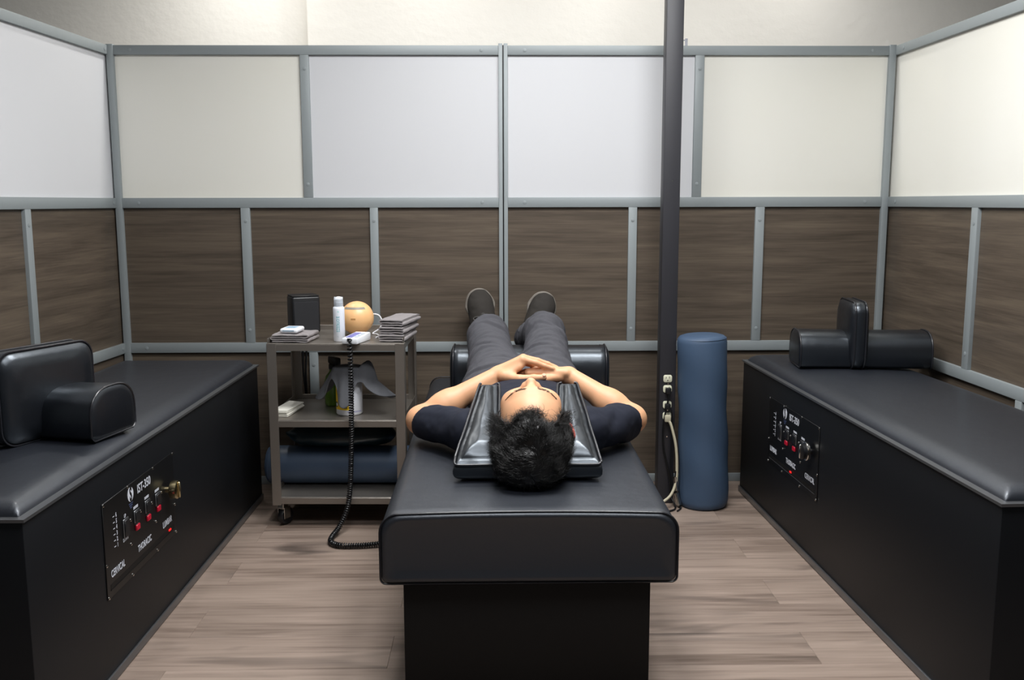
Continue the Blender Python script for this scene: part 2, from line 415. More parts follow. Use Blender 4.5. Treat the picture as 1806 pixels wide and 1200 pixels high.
# ceiling fixtures (above the picture): panels over the bay, downlights along the rear wall
for x, y, wt in PANELS:
    r = empty('ceiling_light', (x, y, CEIL), label='square white ceiling light panel, %s row, %s of the table' % ('farther' if y > 2 else 'nearer', 'left' if x < 0 else 'right'), category='ceiling light', group='ceiling light panels')
    fr = box('frame', (-.31, -.31, -.03), (.31, .31, 0), m_ceil, r)
    put('diffuser', box_me((-.29, -.29, -.034), (.29, .29, -.0295)), m_lamp, r)
    ld = bpy.data.lights.new('panel_lamp', 'AREA'); ld.shape = 'SQUARE'; ld.size = .58; ld.energy = wt; ld.color = PANEL_COL
    lo = bpy.data.objects.new('panel_lamp', ld); C.objects.link(lo); lo.location = (x, y, CEIL - .04)
for x, y, wt in LIGHTS:
    r = empty('downlight', (x, y, CEIL), label='round recessed downlight by the rear plaster wall, number %s from the left' % {-1.15: 'one', -.28: 'two', .52: 'three', 1.38: 'four'}[x], category='ceiling light', group='downlights along the rear wall')
    put('ring', lathe_me([(.06, -.012), (.085, -.012), (.085, 0), (.06, 0)], 32, False, False), m_ceil, r)
    put('lens', lathe_me([(.06, -.008), (.0, -.008)], 32, False, False), m_lamp, r)
    ld = bpy.data.lights.new('downlight_lamp', 'AREA'); ld.shape = 'DISK'; ld.size = .11; ld.energy = wt; ld.color = (1, .98, .95)
    lo = bpy.data.objects.new('downlight_lamp', ld); C.objects.link(lo); lo.location = (x, y, CEIL - .014)

# ------------------------------------------------------------------ benches with their control panels
def logo_meshes():
    ring = lathe_me([(.0195, 0), (.0195, .0008)], 28)
    s = text_me('S', .052, .62, .03, .0003, 'CENTER')
    for v in s.vertices: v.co.z += .0012; v.co.y -= .001
    return ring, s
def control_panel(bench, xf, flip, order, led_u):
    """built in panel coordinates: u right, v up, w out of the face; flip turns them for a face looking the other way"""
    def T(me):
        for v in me.vertices:
            u, vv, ww = v.co
            v.co = Vector((ww, u, vv)) if not flip else Vector((-ww, -u, vv))
        return me
    def P(name, me, m, parent, **k): return put(name, sharp(T(me), 40), m, parent, smooth=False, **k)
    def B(u0, u1, v0, v1, w0, w1, bev=0): return box_me((u0, v0, w0), (u1, v1, w1), bev, 1)
    plate = P('control_panel', B(0, .507, 0, .252, 0, .003, .0008), m_plate, bench)
    plate.location = xf
    sc = []
    for u, v in [(.004, .248), (.16, .249), (.343, .248), (.503, .248), (.004, .09), (.503, .09), (.006, .004), (.162, .004), (.346, .004), (.501, .004), (.163, .09), (.345, .09)]:
        sc.append((u, v))
    for u, v in [(.168, .155), (.238, .157), (.322, .153), (.398, .16)]:
        sc.append((u, v))
    sm = sharp(T(lathe_me([(.0042, .003), (.004, .0045), (.002, .0055)], 10)), 40); sm.materials.append(m_chrome)
    for u, v in sc: put('screw', sm, None, plate, (0, u, v) if not flip else (0, -u, v), smooth=False)
    def txt(s, u, v, size, wide=.62, bold=.02, al='LEFT', m=m_letter, name='lettering'):
        me = text_me(s, size, wide, bold, .0003, al)
        for q in me.vertices: q.co.x += u; q.co.y += v; q.co.z += .0036
        return P(name, me, m, plate)
    txt('IST-350', .222, .2215, .034, .92, .012)
    for s, u in zip(order, (.026, .205, .395)): txt(s, u, .058, .0265, .73, .012)
    for i in range(6):
        txt(str(6 - i), .073, .201 - i * .016, .016, .8)
        P('scale_tick', B(.056, .066, .2003 - i * .016, .2018 - i * .016, .003, .0036), m_letter, plate)
    txt('UP', .131, .179, .013, .8, .02, 'CENTER'); txt('DOWN', .128, .117, .013, .75, .02, 'CENTER')
    # rockers
    for (u, v, hu, hv, red) in [(.131, .147, .017, .026, None), (.206, .155, .018, .017, .124), (.286, .156, .018, .018, .123), (.364, .152, .018, .018, .124)]:
        fr = P('rocker_frame', B(u - hu, u + hu, v - hv, v + hv, .003, .0065, .001), m_trim, plate)
        P('rocker_switch', B(u - hu + .003, u + hu - .003, v - hv + .003, v + hv - .003, .006, .010, .0015), m_dark, fr)
        if red:
            P('red_button', B(u - .012, u + .012, red - .009, red + .007, .003, .009, .0015), m_red, plate)
            P('button_lip', B(u - .012, u + .012, red + .007, red + .009, .003, .006), m_trim, plate)
            lab = [(u - .016 + j * .0054, u - .016 + j * .0054 + .0042) for j in range(6)]
            bb = bmesh.new()
            for a, b in lab: add_box(bb, (a, v + hv + .004, .003), (b, v + hv + .011, .0036))
            P('caption', bm2me(bb), m_letter, plate)
    ring, s = logo_meshes()
    for me in (ring, s):
        for q in me.vertices: q.co.x += .176; q.co.y += .224; q.co.z += .003
    P('emblem', ring, m_letter, plate); P('emblem_letter', s, m_plate, plate)
    bb = bmesh.new()
    for a, b, c, d in [(.162, .190, .198, .200), (.166, .186, .192, .195), (.170, .182, .186, .189)]: add_box(bb, (a, c, .003), (b, d, .0035))
    P('emblem_banner', bm2me(bb), m_blueprint, plate)
    P('slider_slot', B(.020, .488, .020, .034, .0028, .0034), m_base, plate)
    P('slot_edge', B(.020, .488, .0185, .020, .0028, .0045), m_trim if flip else m_plate, plate)
    P('pilot_light', B(led_u - .008, led_u + .008, .026, .032, .003, .006, .001), m_redlit, plate)
    # timer dial
    k = lathe_me([(.009, .003), (.009, .016), (.025, .017), (.027, .020), (.027, .036), (.024, .038)], 32)
    for q in k.vertices: q.co.x += .441; q.co.y += .155
    kn = P('dial', k, m_brass if not flip else m_dark, plate, label='metal timer dial')
    P('dial_grip', B(.437, .445, .131, .179, .037, .044, .002), m_brass if not flip else m_chrome, kn)
    if flip:
        rg = lathe_me([(.027, .014), (.031, .016), (.032, .022), (.030, .024), (.027, .024)], 36, False, False)
        for q in rg.vertices: q.co.x += .441; q.co.y += .155
        P('dial_bezel', rg, m_chrome, kn)

def bench(loc, rot, W, Ln, sgn, label, order, led, pv):
    """inner face on local x = 0; the body goes to x = sgn*W, y from 0 (near end) to Ln"""
    root = empty('treatment_bench', loc, (0, 0, rot), label=label, category='bench', group='black treatment benches with control panels')
    x0, x1 = sorted((0, sgn * W)); H = .560
    box('body', (x0, 0, .004), (x1, Ln, H), m_body, root, bev=.003)
    bb = bmesh.new(); e = .006
    add_box(bb, (x0 - e, -e, H), (x1 + e, .016, H + .007)); add_box(bb, (x0 - e, Ln - .016, H), (x1 + e, Ln + e, H + .007))
    add_box(bb, (x0 - e, .016, H), (x0 + .016, Ln - .016, H + .007)); add_box(bb, (x1 - .016, .016, H), (x1 + e, Ln - .016, H + .007))
    put('top_trim', bm2me(bb), m_trim, root, smooth=False)
    i0, i1 = (0, .006) if sgn < 0 else (-.006, 0)
    box('kick_strip', (i0, -.005, .003), (i1, Ln, .026), m_trim, root, bev=.001)
    # puffed cushion: height field inside the trim, corners drawn together
    nx, ny = 28, 80; vs = []; fs = []
    tx = np.sin(np.linspace(-1, 1, nx + 1) * np.pi / 2); ty = np.sign(np.linspace(-1, 1, ny + 1)) * (1 - (1 - np.abs(np.linspace(-1, 1, ny + 1))) ** 2.2)
    for b in ty:
        for a in tx:
            dx = (1 - abs(a)) * W / 2; dy = (1 - abs(b)) * Ln / 2; r = .055
            fx = math.sqrt(max(0, 1 - max(0, 1 - dx / r) ** 2)); fy = math.sqrt(max(0, 1 - max(0, 1 - dy / r) ** 2))
            h = .034 * min(fx, fy) + .006 * (1 - a ** 2) * (1 - b ** 4)
            X = (x0 + x1) / 2 + a * (W / 2 - .012); Y = Ln / 2 + b * (Ln / 2 - .012)
            h += .0012 * math.sin(X * 9 + Y * 4) * fx * fy
            vs.append((X, Y, H + .001 + h))
    for j in range(ny):
        for i in range(nx): p = j * (nx + 1) + i; fs.append((p, p + 1, p + nx + 2, p + nx + 1))
    me = bpy.data.meshes.new('m'); me.from_pydata(vs, [], fs); put('seat_cushion', me, m_leather, root)
    control_panel(root, (0, pv[0], pv[1]), sgn > 0, order, led)
    return root
bench((-.9875, 1.92, 0), -.0097, .56, 1.9, -1, 'black bench along the left partition, silver dial on its panel', ['CERVICAL', 'THORACIC', 'LUMBAR'], .447, (.376, .222))
bench((1.105, 1.975, 0), .0355, .555, 1.912, 1, 'black bench along the right partition, round dial with chrome rim on its panel', ['LUMBAR', 'THORACIC', 'CERVICAL'], .258, (1.556, .232))

# cross-shaped leg bolsters lying on the two benches
def dprofile(w, h, n=26):
    """D section: flat base, domed top, as (y, z)"""
    pts = [(-w / 2 + .012, 0), (-w / 2, .012)]
    for i in range(n + 1):
        a = math.pi - math.pi * i / n; c, s = math.cos(a), math.sin(a)
        pts.append((w / 2 * math.copysign(abs(c) ** .72, c), h * .38 + h * .62 * abs(s) ** .8))
    pts += [(w / 2, .012), (w / 2 - .012, 0)]
    return pts
def roll_me(L, w, h, bulge=.006, n=4):
    pr = dprofile(w, h); rings = []
    for x, s in [(-L / 2 - bulge, .80), (-L / 2 - bulge * .6, .93), (-L / 2, 1), (-L / 2 + .02, 1.012), *[(-L / 2 + L * k / n, 1.0) for k in range(1, n)], (L / 2 - .02, 1.012), (L / 2, 1), (L / 2 + bulge * .6, .93), (L / 2 + bulge, .80)]:
        rings.append([(x, y * s, (z - h * .45) * s + h * .45 if s < 1 else z * s) for y, z in pr])
    return loft_me(rings)
def pipe_ring(x, w, h, r=.0032):
    P = np.array([(x, y, z) for y, z in dprofile(w + .004, h + .002)]); return tube_me(P, r, 6, True)
def slab_me(w, h, t):
    """upright pad: rounded rectangle w by h (local y, z), thickness t (local x), soft edges"""
    rings = []
    def rr(w_, h_, r, z0):
        pts = []
        for cx_, cz_, a0 in ((w_ / 2 - r, z0 + h_ - r, 0), (-w_ / 2 + r, z0 + h_ - r, 90), (-w_ / 2 + r, z0 + r, 180), (w_ / 2 - r, z0 + r, 270)):
            for k in range(7): a = math.radians(a0 + 15 * k); pts.append((cx_ + r * math.cos(a), cz_ + r * math.sin(a)))
        return pts
    for x, ins in [(-t / 2 - .012, .045), (-t / 2 - .008, .02), (-t / 2, .004), (-t / 2 + .008, 0), (0, -.003), (t / 2 - .008, 0), (t / 2, .004), (t / 2 + .008, .02), (t / 2 + .012, .045)]:
        rings.append([(x, y, z) for y, z in rr(w - 2 * ins, h - 2 * ins, .04, ins)])
    me = loft_me(rings); ps = []
    for x in (-t / 2 + .006, t / 2 - .006):
        P = np.array([(x, y, z) for y, z in rr(w + .004, h + .004, .042, -.002)]); ps.append(tube_me(P, .0032, 6, True))
    return me, ps
def leg_bolster(loc, rz, label, L=.475, w=.19, h=.132, px=-.03, py=0, pw=.23, pr=0, phh=.245):
    r = empty('leg_bolster', loc, (0, 0, rz), label=label, category='bolster', group='leg bolsters with an upright divider')
    b = put('roll', roll_me(L, w, h), m_leather2, r, smooth=False)
    for x in (-L / 2, L / 2): put('piping', pipe_ring(x, w, h), m_pipe, b, smooth=False)
    s, p = slab_me(pw, phh, .052); sl = put('divider_pad', s, m_leather2, r, (px, py, 0), (0, 0, pr), smooth=False)
    for q in p: put('piping', q, m_pipe, sl, smooth=False)
    return r
leg_bolster((1.383, 3.535, .6055), -.10, 'black leg bolster with upright divider at the far end of the right bench')
leg_bolster((-1.255, 2.555, .6055), -.22, 'black leg bolster with upright divider on the left bench, nearest the viewer', px=.065, py=-.045, pw=.295, pr=-.2, phh=.238)

# ------------------------------------------------------------------ the middle table
TX, TZ = .078, .497
tab = empty('treatment_table', (TX, 2.13, 0), label='black padded treatment table in the middle with a man lying on it', category='table')
box('base', (-.30, .03, .003), (.292, 1.72, .335), m_base, tab, bev=.003)
def tprof(w, z0, z1, rt_, rb):
    pts = []
    for cx_, cz_, r, a0 in ((w / 2 - rt_, z1 - rt_, rt_, 0), (-w / 2 + rt_, z1 - rt_, rt_, 90), (-w / 2 + rb, z0 + rb, rb, 180), (w / 2 - rb, z0 + rb, rb, 270)):
        for k in range(9):
            a = math.radians(a0 + 11.25 * k); pts.append((cx_ + r * math.cos(a), cz_ + r * math.sin(a)))
        if a0 == 0:
            for k in range(1, 8): pts.append((w / 2 - rt_ - (w - 2 * rt_) * k / 8, z1 + .005 * (1 - (2 * k / 8 - 1) ** 2)))
    return pts
rings = []
for y, ins in [(.006, .03), (.001, .016), (0, .010), (.004, .004), (.012, 0), (.05, 0), (.9, 0), (1.74, 0), (1.765, .004), (1.775, .014), (1.778, .03)]:
    rings.append([(x, y, z) for x, z in tprof(.70 - 2 * ins, .328 + ins, TZ - ins * .9, .045, .014)])
put('padded_top', loft_me(rings), m_leather, tab, smooth=False)
P = np.array([(x, .0075, z) for x, z in tprof(.702, .327, TZ + .0005, .045, .014)])
put('piping', tube_me(P, .0028, 6, True), m_pipe, tab, smooth=False)
P2 = P.copy(); P2[:, 1] = 1.767; put('piping', tube_me(P2, .0028, 6, True), m_pipe, tab, smooth=False)

# knee bolster under the legs
kb = empty('knee_bolster', (.133, 3.64, .5035), (0, 0, -.03), label="black D-shaped bolster under the man's knees", category='bolster')
KL, KR = np.array([-.026, 3.575, .716]), np.array([.188, 3.575, .724]); AL, AR = np.array([-.040, 3.865, .662]), np.array([.135, 3.865, .665])
rm = roll_me(.585, .185, .165, .012, 48)
for v in rm.vertices:                                # the legs press into it
    p = np.array([v.co.x + .133, v.co.y + 3.64, v.co.z + .5035])
    for a, b_, ra, rb in ((KL, AL, .075, .063), (KR, AR, .075, .063), (np.array([.0, 3.2, .588]), KL, .108, .076), (np.array([.186, 3.2, .588]), KR, .108, .076)):
        t = np.clip((p - a).dot(b_ - a) / (b_ - a).dot(b_ - a), 0, 1); c = a + t * (b_ - a); r_ = ra + (rb - ra) * t; dx = p[0] - c[0]
        if abs(dx) < r_: 
            low = c[2] - math.sqrt(r_ * r_ - dx * dx)
            if p[2] > low: p[2] = max(low, .51)
    v.co.z = min(v.co.z, p[2] - .5035)
b = put('roll', rm, m_leather2, kb, smooth=False)
for x in (-.292, .292): put('piping', pipe_ring(x, .185, .165), m_pipe, b, smooth=False)

# ------------------------------------------------------------------ the man on the table
HC = np.array([.093, 2.410, .631])                    # centre of the skull; crown towards the viewer (-y), face up
TAU = .17; HT_C, HT_S = math.cos(TAU), math.sin(TAU)      # chin slightly raised
HR = np.array([[1, 0, 0], [0, -HT_C, -HT_S], [0, -HT_S, HT_C]]).T
def hd(x, u, f): return HC + x * HR[:, 0] + u * HR[:, 1] + f * HR[:, 2]
def add_torso(F, pad, arms=True):
    F.ell((.093, 2.79, .588), (.168 + pad, .24 + pad, .092 + pad), .03)
    F.cap((-.05, 2.635, .572), (.236, 2.635, .572), .058 + pad, k=.05)
    F.ell((.093, 3.0, .580), (.152 + pad, .22, .080 + pad), .05)
PF = Field((-.33, 2.26, .494), (.51, 3.24, .79), .0023)
F = PF
add_torso(F, -.007)
F.cap((.093, 2.50, .595), (.093, 2.63, .592), .056, .062, .03)
# head
F.ell(HC, (.080, .104, .099), .01, R=HR)
F.ell(hd(0, -.055, .028), (.066, .082, .064), .03, R=HR)
F.ell(hd(0, -.02, .047), (.068, .07, .054), .03, R=HR)
F.cap(hd(-.013, -.116, .052), hd(.013, -.116, .052), .018, k=.03)
F.cap(hd(-.036, -.018, .092), hd(-.012, -.017, .099), .009, .010, .024)
F.cap(hd(.036, -.018, .092), hd(.012, -.017, .099), .009, .010, .024)
for s in (-1, 1):
    F.ell(hd(s * .050, -.048, .062), (.022, .026, .020), .03, R=HR)
    F.ell(hd(s * .032, -.034, .106), (.019, .011, .013), .014, 'sub', R=HR)
    F.ell(hd(s * .031, -.035, .086), (.015, .010, .0085), .004, R=HR)
F.cap(hd(0, -.022, .098), hd(0, -.050, .112), .0085, .011, .012)
F.ell(hd(0, -.054, .1125), (.0125, .0115, .0115), .008, R=HR)
for s in (-1, 1):
    F.ell(hd(s * .0155, -.057, .101), (.0095, .0125, .011), .008, R=HR)
    F.ell(hd(s * .0075, -.066, .105), (.0042, .004, .0055), .003, 'sub', R=HR)
F.cap(hd(-.020, -.082, .090), hd(0, -.079, .098), .004, .0062, .006); F.cap(hd(.020, -.082, .090), hd(0, -.079, .098), .004, .0062, .006)
F.cap(hd(-.017, -.088, .089), hd(0, -.091, .096), .004, .007, .006); F.cap(hd(.017, -.088, .089), hd(0, -.091, .096), .004, .007, .006)
for s, ex in ((-1, .086), (1, .108)):
    F.ell(hd(s * ex, -.038, -.018), (.007, .032, .020), .008, R=HR @ np.array([[1, 0, -s * .55], [0, 1, 0], [s * .55, 0, 1]]) / np.array([[1.14], [1], [1.14]]))
    F.ell(hd(s * (ex + .004), -.036, -.006), (.006, .018, .010), .004, 'sub', R=HR)
    F.cap(hd(s * .078, -.036, .004), hd(s * (ex - .004), -.036, -.006), .011, .007, .008)
# arms
SL, EL, WL = np.array([-.070, 2.635, .572]), np.array([-.228, 2.83, .562]), np.array([.008, 2.918, .686])
SR, ER, WR = np.array([.256, 2.635, .572]), np.array([.418, 2.83, .562]), np.array([.232, 2.937, .680])
for S, E, W in ((SL, EL, WL), (SR, ER, WR)):
    F.cap(S, E, .046, .038, .03)
    F.cap(E, E + (W - E) * .35, .038, .041, .02); F.cap(E + (W - E) * .3, W, .041, .0255, .025)
    F.ell(E + np.array([0, .012, -.004]), (.034, .03, .034), .03)
def hand(W, mcp, fingers, thumb, extra, pdir):
    for i, (m_, fr) in enumerate(zip(mcp, (.0118, .0122, .0112, .0098))):
        m_ = np.array(m_); F.cap(W, m_, .019, .0125, .012); F.cap(W + np.array(pdir) * .5, m_ + np.array(pdir) * .75, .016, .010, .014)
    for m_, f in zip(mcp, fingers):
        pts = [np.array(m_)] + [np.array(p) for p in f]; rr = [.0115, .0092, .0082, .0066]
        for a, b, ra, rb in zip(pts, pts[1:], rr, rr[1:]): F.cap(a, b, ra, rb, .0035)
    rr = [.0165, .0125, .0112, .0092]
    for a, b, ra, rb in zip(thumb, thumb[1:], rr, rr[1:]): F.cap(a, b, ra, rb, .006)
    for a, b, ra, rb in extra: F.cap(a, b, ra, rb, .014)
mL = [(.084, 2.905, .735), (.087, 2.926, .737), (.083, 2.946, .731), (.073, 2.964, .720)]
fL = [[(.126, 2.905, .7245), (.154, 2.907, .7135), (.179, 2.910, .705)], [(.133, 2.930, .727), (.164, 2.932, .716), (.189, 2.935, .706)],
      [(.126, 2.952, .721), (.154, 2.955, .710), (.177, 2.958, .701)], [(.108, 2.972, .710), (.130, 2.976, .700), (.150, 2.979, .692)]]
hand(WL, mL, fL, [(.026, 2.888, .684), (.074, 2.866, .6815), (.118, 2.861, .6845), (.149, 2.862, .6865)], [((.03, 2.89, .688), (.074, 2.894, .712), .016, .009)], (0, 0, -.018))
mR = [(.146, 2.918, .696), (.141, 2.945, .693), (.144, 2.965, .690), (.153, 2.983, .684)]
fR = [[(.104, 2.920, .692), (.078, 2.928, .681), (.056, 2.930, .676)], [(.096, 2.948, .689), (.066, 2.950, .682), (.042, 2.951, .676)],
      [(.101, 2.969, .686), (.073, 2.971, .679), (.050, 2.973, .674)], [(.118, 2.988, .680), (.095, 2.991, .674), (.076, 2.993, .670)]]
hand(WR, mR, fR, [(.200, 2.918, .678), (.160, 2.900, .675), (.124, 2.892, .671), (.098, 2.892, .668)], [], (0, 0, -.014))
F.cap((.222, 2.922, .688), (.105, 2.914, .691), .0165, .0150, .004)
F.half((.093, 2.8, .504), (0, 0, -1), .004)
V, Q = F.mesh(); V = relax(V, Q, 1, .5)
PB = np.array([.093, 2.28, .505])
me = quads(V, Q, PB); me.materials.append(m_skin); me.materials.append(m_earglow)
fc = V[Q].mean(1); e = hd(.103, -.03, -.012)
ear = (fc[:, 0] > .093 + .094) & (np.abs(fc[:, 1] - e[1]) < .045) & (np.abs(fc[:, 2] - e[2]) < .04)
me.polygons.foreach_set('material_index', ear.astype(np.int32))
person = put('person', me, None, None, tuple(PB), label='man in navy shirt and charcoal trousers lying on his back, hands clasped on belly', category='person')
del PF
# thumb nails and finger nails that show
for a, b in (((.149, 2.862, .6865), (0, -.35, .94)), ((.098, 2.886, .666), (0, -.35, .94))):
    me = lathe_me([(.0066, 0), (.006, .0011), (.003, .0017)], 14)
    for v in me.vertices: v.co.x *= 1.25
    n = put('thumbnail', me, m_nail, person, tuple(np.array(a) + np.array(b) * .0088 - PB), smooth=False); n.rotation_euler = Vector(b).to_track_quat('Z', 'X').to_euler()
# eyebrows: short strands along an arc
def strands(paths, r0, r1):
    vs, fs = [], []
    for P in paths:
        P = np.asarray(P); m_ = len(P); T, N, B = frames(P); b0 = len(vs)
        for j in range(m_):
            r = r0 + (r1 - r0) * j / (m_ - 1)
            for k in range(3):
                a = 2.094 * k; vs.append(tuple(P[j] + r * (math.cos(a) * N[j] + math.sin(a) * B[j])))
        for j in range(m_ - 1):
            for k in range(3): q = (k + 1) % 3; fs.append((b0 + 3 * j + k, b0 + 3 * j + q, b0 + 3 * j + 3 + q, b0 + 3 * j + 3 + k))
    me = bpy.data.meshes.new('m'); me.from_pydata(vs, [], fs); return me
VN = normals(V, Q)
hm = np.linalg.norm(V - HC, axis=1) < .16; HV, HN = V[hm], VN[hm]
def on_skin(p):
    i = np.argmin(((HV - p) ** 2).sum(1)); return HV[i], HN[i]
for s in (-1, 1):
    pts = []
    for k in range(110):
        t = RNG.random(); x = s * (.012 + .042 * t); u = -.0105 - .002 * math.sin(t * 2.6) - .012 * max(0, t - .55) + RNG.normal(0, .0016 * (1 - .5 * t))
        p, n = on_skin(hd(x, u, .108 - .035 * t * t)); d = np.array([s * .9, -.25 + .4 * t, -.15]); d -= n * d.dot(n); d /= np.linalg.norm(d)
        pts.append([p + n * .0004, p + d * .003 + n * .0012, p + d * .0065 + n * .0006])
    put('eyebrow', strands([np.array(q) - PB for q in pts], .00042, .0002), m_hair, person)

# hair: a thick cap that follows the skull, covered with single strands
F = Field((-.06, 2.23, .503), (.25, 2.52, .78), .0026)
F.ell(hd(0, .006, -.003), (.098, .114, .107), .01, R=HR)
F.ell(hd(0, .040, -.025), (.103, .097, .092), .02, R=HR); F.ell(hd(-.005, .092, -.062), (.078, .058, .052), .045, R=HR)
S, X, Y, Z = F.sl(F.lo, F.lo + F.n * F.res)
xx, uu, ff = X - HC[0], -(Y - HC[1]) * HT_C - (Z - HC[2]) * HT_S, -(Y - HC[1]) * HT_S + (Z - HC[2]) * HT_C
ax_ = np.abs(xx + .004)
hl = uu - (.070 + .80 * (ff - .070) + .75 * np.clip(ax_ - .018, 0, .026) - 1.9 * np.clip(ax_ - .056, 0, .04))
F.comb(S, (-hl * .7).astype(np.float32), .012, 'and')
F.ell(hd(.112, -.040, -.018), (.018, .036, .028), .004, 'sub')
V2, Q2 = F.mesh(); V2 = relax(V2, Q2, 3)
N2 = normals(V2, Q2)
V2 = V2 + N2 * (.0060 * vnoise(V2, (34, 50, 34), 3) + .0015 * vnoise(V2, 110, 4) - .004)[:, None]
V2[:, 2] = np.maximum(V2[:, 2], .5035); N2 = normals(V2, Q2)
hair = quads(V2, Q2, PB)
paths = []
wh = hd(.01, .10, -.05)
for i in RNG.choice(len(V2), 17000):
    p, n = V2[i].copy(), N2[i]
    if n[2] < -.75: continue
    d = (p - wh) + np.array([.02, 0, .01]); d = d / np.linalg.norm(d)
    sw = np.array([vnoise([p], 22, 20 + c)[0] for c in range(3)])
    d = d * .8 + sw * .9 + np.array([.6 * math.tanh((p[0] - HC[0] + .012) * 30), .1, .1]); d -= n * d.dot(n); d /= max(np.linalg.norm(d), 1e-6)
    L_ = RNG.uniform(.018, .044); st = L_ / 5; P = [p - n * .002]; q = p.copy(); ax = n
    cu = RNG.normal(0, .16)
    for k in range(5):
        d = d + np.cross(ax, d) * cu + ax * (.05 - .075 * k); d /= np.linalg.norm(d); q = q + d * st
        q[2] = max(q[2], .5035); P.append(q.copy())
    paths.append(np.array(P) - PB)
# loose strands over the forehead and on the left temple
for k in range(260):
    x = RNG.normal(-.004, .016); p, n = on_skin(hd(x, .071 + RNG.normal(0, .006), .070)); a = RNG.uniform(-.9, .9)
    d = np.array([math.sin(a), 1, 0]); d -= n * d.dot(n); P = [p + n * .004]; q = p + n * .004; cu = RNG.normal(0, .35)
    for j in range(6):
        d = d + np.cross(n, d) * cu + n * (.12 - .06 * j); d /= np.linalg.norm(d); q = q + d * RNG.uniform(.003, .0045); P.append(q.copy())
    paths.append(np.array(P) - PB)
me2 = strands(paths, .00062, .00014)
put('hair', merge_me([hair, me2]), m_hair, person)

# shirt
F = Field((-.34, 2.54, .500), (.53, 3.14, .75), .004)
add_torso(F, .006)
for S, E in ((SL, EL), (SR, ER)):
    G = Field(F.lo, F.lo + (F.n - 1) * F.res, F.res); G.n = F.n; G.d = np.full(F.n, 1.0, np.float32)
    G.cap(S, S + (E - S) * 1.3, .060, .057)
    G.half(S + (E - S) * .80, (.36 * np.sign(E[0] - S[0]), .84, .21), .004)
    h = np.maximum(.035 - np.abs(F.d - G.d), 0) / .035; F.d = np.minimum(F.d, G.d) - h * h * .035 * .25
F.cap((.093, 2.44, .60), (.093, 2.585, .60), .068, k=.006, mode='sub')
F.half((.093, 3.075, .6), (0, 1, 0), .004)
F.half((.093, 2.8, .503), (0, 0, -1), .004)
V3, Q3 = F.mesh(); V3 = relax(V3, Q3, 2); N3 = normals(V3, Q3)
amp = .0045 + .003 * sstep(np.abs(V3[:, 0] - .093), .12, .22)
V3 = V3 + N3 * (amp * vnoise(V3, (26, 12, 20), 5) + .0012 * vnoise(V3, 60, 6))[:, None]; V3[:, 2] = np.maximum(V3[:, 2], .5035)
shirt = put('shirt', quads(V3, Q3, PB), m_shirt, person)
for S, E in ((SL, EL), (SR, ER)):                    # hem bands of the sleeves
    pass

# trousers
KL, KR = np.array([-.026, 3.575, .716]), np.array([.188, 3.575, .724]); AL, AR = np.array([-.040, 3.865, .662]), np.array([.135, 3.865, .665])
F = Field((-.20, 2.98, .500), (.40, 3.95, .84), .004)
F.ell((.093, 3.15, .585), (.206, .165, .092), .02); F.ell((.093, 3.04, .580), (.160, .10, .080), .04)
for H_, K, A in (((.004, 3.20, .588), KL, AL), ((.182, 3.20, .588), KR, AR)):
    F.cap(H_, K, .104, .070, .05); F.cap(K, A, .068, .056, .03); F.ell(K + np.array([0, -.01, .006]), (.066, .07, .062), .03)
F.half((.093, 2.8, .503), (0, 0, -1), .004)
for A, K in ((AL, KL), (AR, KR)):
    pass
F.half((.05, 3.872, .66), (0, 1, -.2), .004)
V4, Q4 = F.mesh(); V4 = relax(V4, Q4, 2); N4 = normals(V4, Q4)
t = (V4[:, 1] - 3.1) / .5; side = np.where(V4[:, 0] > .093, 1, -1); cxl = np.where(side > 0, .188, -.012)
bow = (V4[:, 0] - cxl) ** 2 * 10
ph = V4[:, 1] * 92 + bow * 60 + 2.6 * vnoise(V4, (9, 6, 9), 8) + side
rid = np.abs(np.sin(ph)) ** .5 - .65
ph2 = V4[:, 1] * 41 - bow * 30 + 3.2 * vnoise(V4, (7, 7, 7), 9)
V4 = V4 + N4 * ((.0055 * rid * (.45 + .55 * vnoise(V4, (14, 10, 14), 10)) + .008 * np.sin(ph2) * vnoise(V4, (8, 8, 8), 12) + .0012 * vnoise(V4, 70, 11)) * sstep(V4[:, 2], .505, .54))[:, None]
rc = np.random.default_rng(5)
for sd, x0 in ((-1, -.012), (1, .188)):
    y_ = 3.06; on = sstep(sd * (V4[:, 0] - .093), -.012, .012) * sstep(V4[:, 2], .53, .60)
    while y_ < 3.80:
        tl, cv, ln, am = rc.uniform(-.35, .35), rc.uniform(-1.2, 2.6), rc.uniform(.05, .11), rc.uniform(.0035, .0075); ox = rc.uniform(-.04, .04)
        dx = V4[:, 0] - x0; dd = V4[:, 1] - (y_ + tl * dx + cv * dx * dx) + .004 * vnoise(V4, 18, 33)
        V4 += N4 * (am * on * np.exp(-((dx - ox) / ln) ** 2) * (.75 * np.exp(-((dd - .013) / .009) ** 2) - np.exp(-(dd / .0065) ** 2)))[:, None]
        y_ += rc.uniform(.026, .05)
V4[:, 2] = np.maximum(V4[:, 2], .5035)
put('trousers', quads(V4, Q4, PB), m_trouser, person)

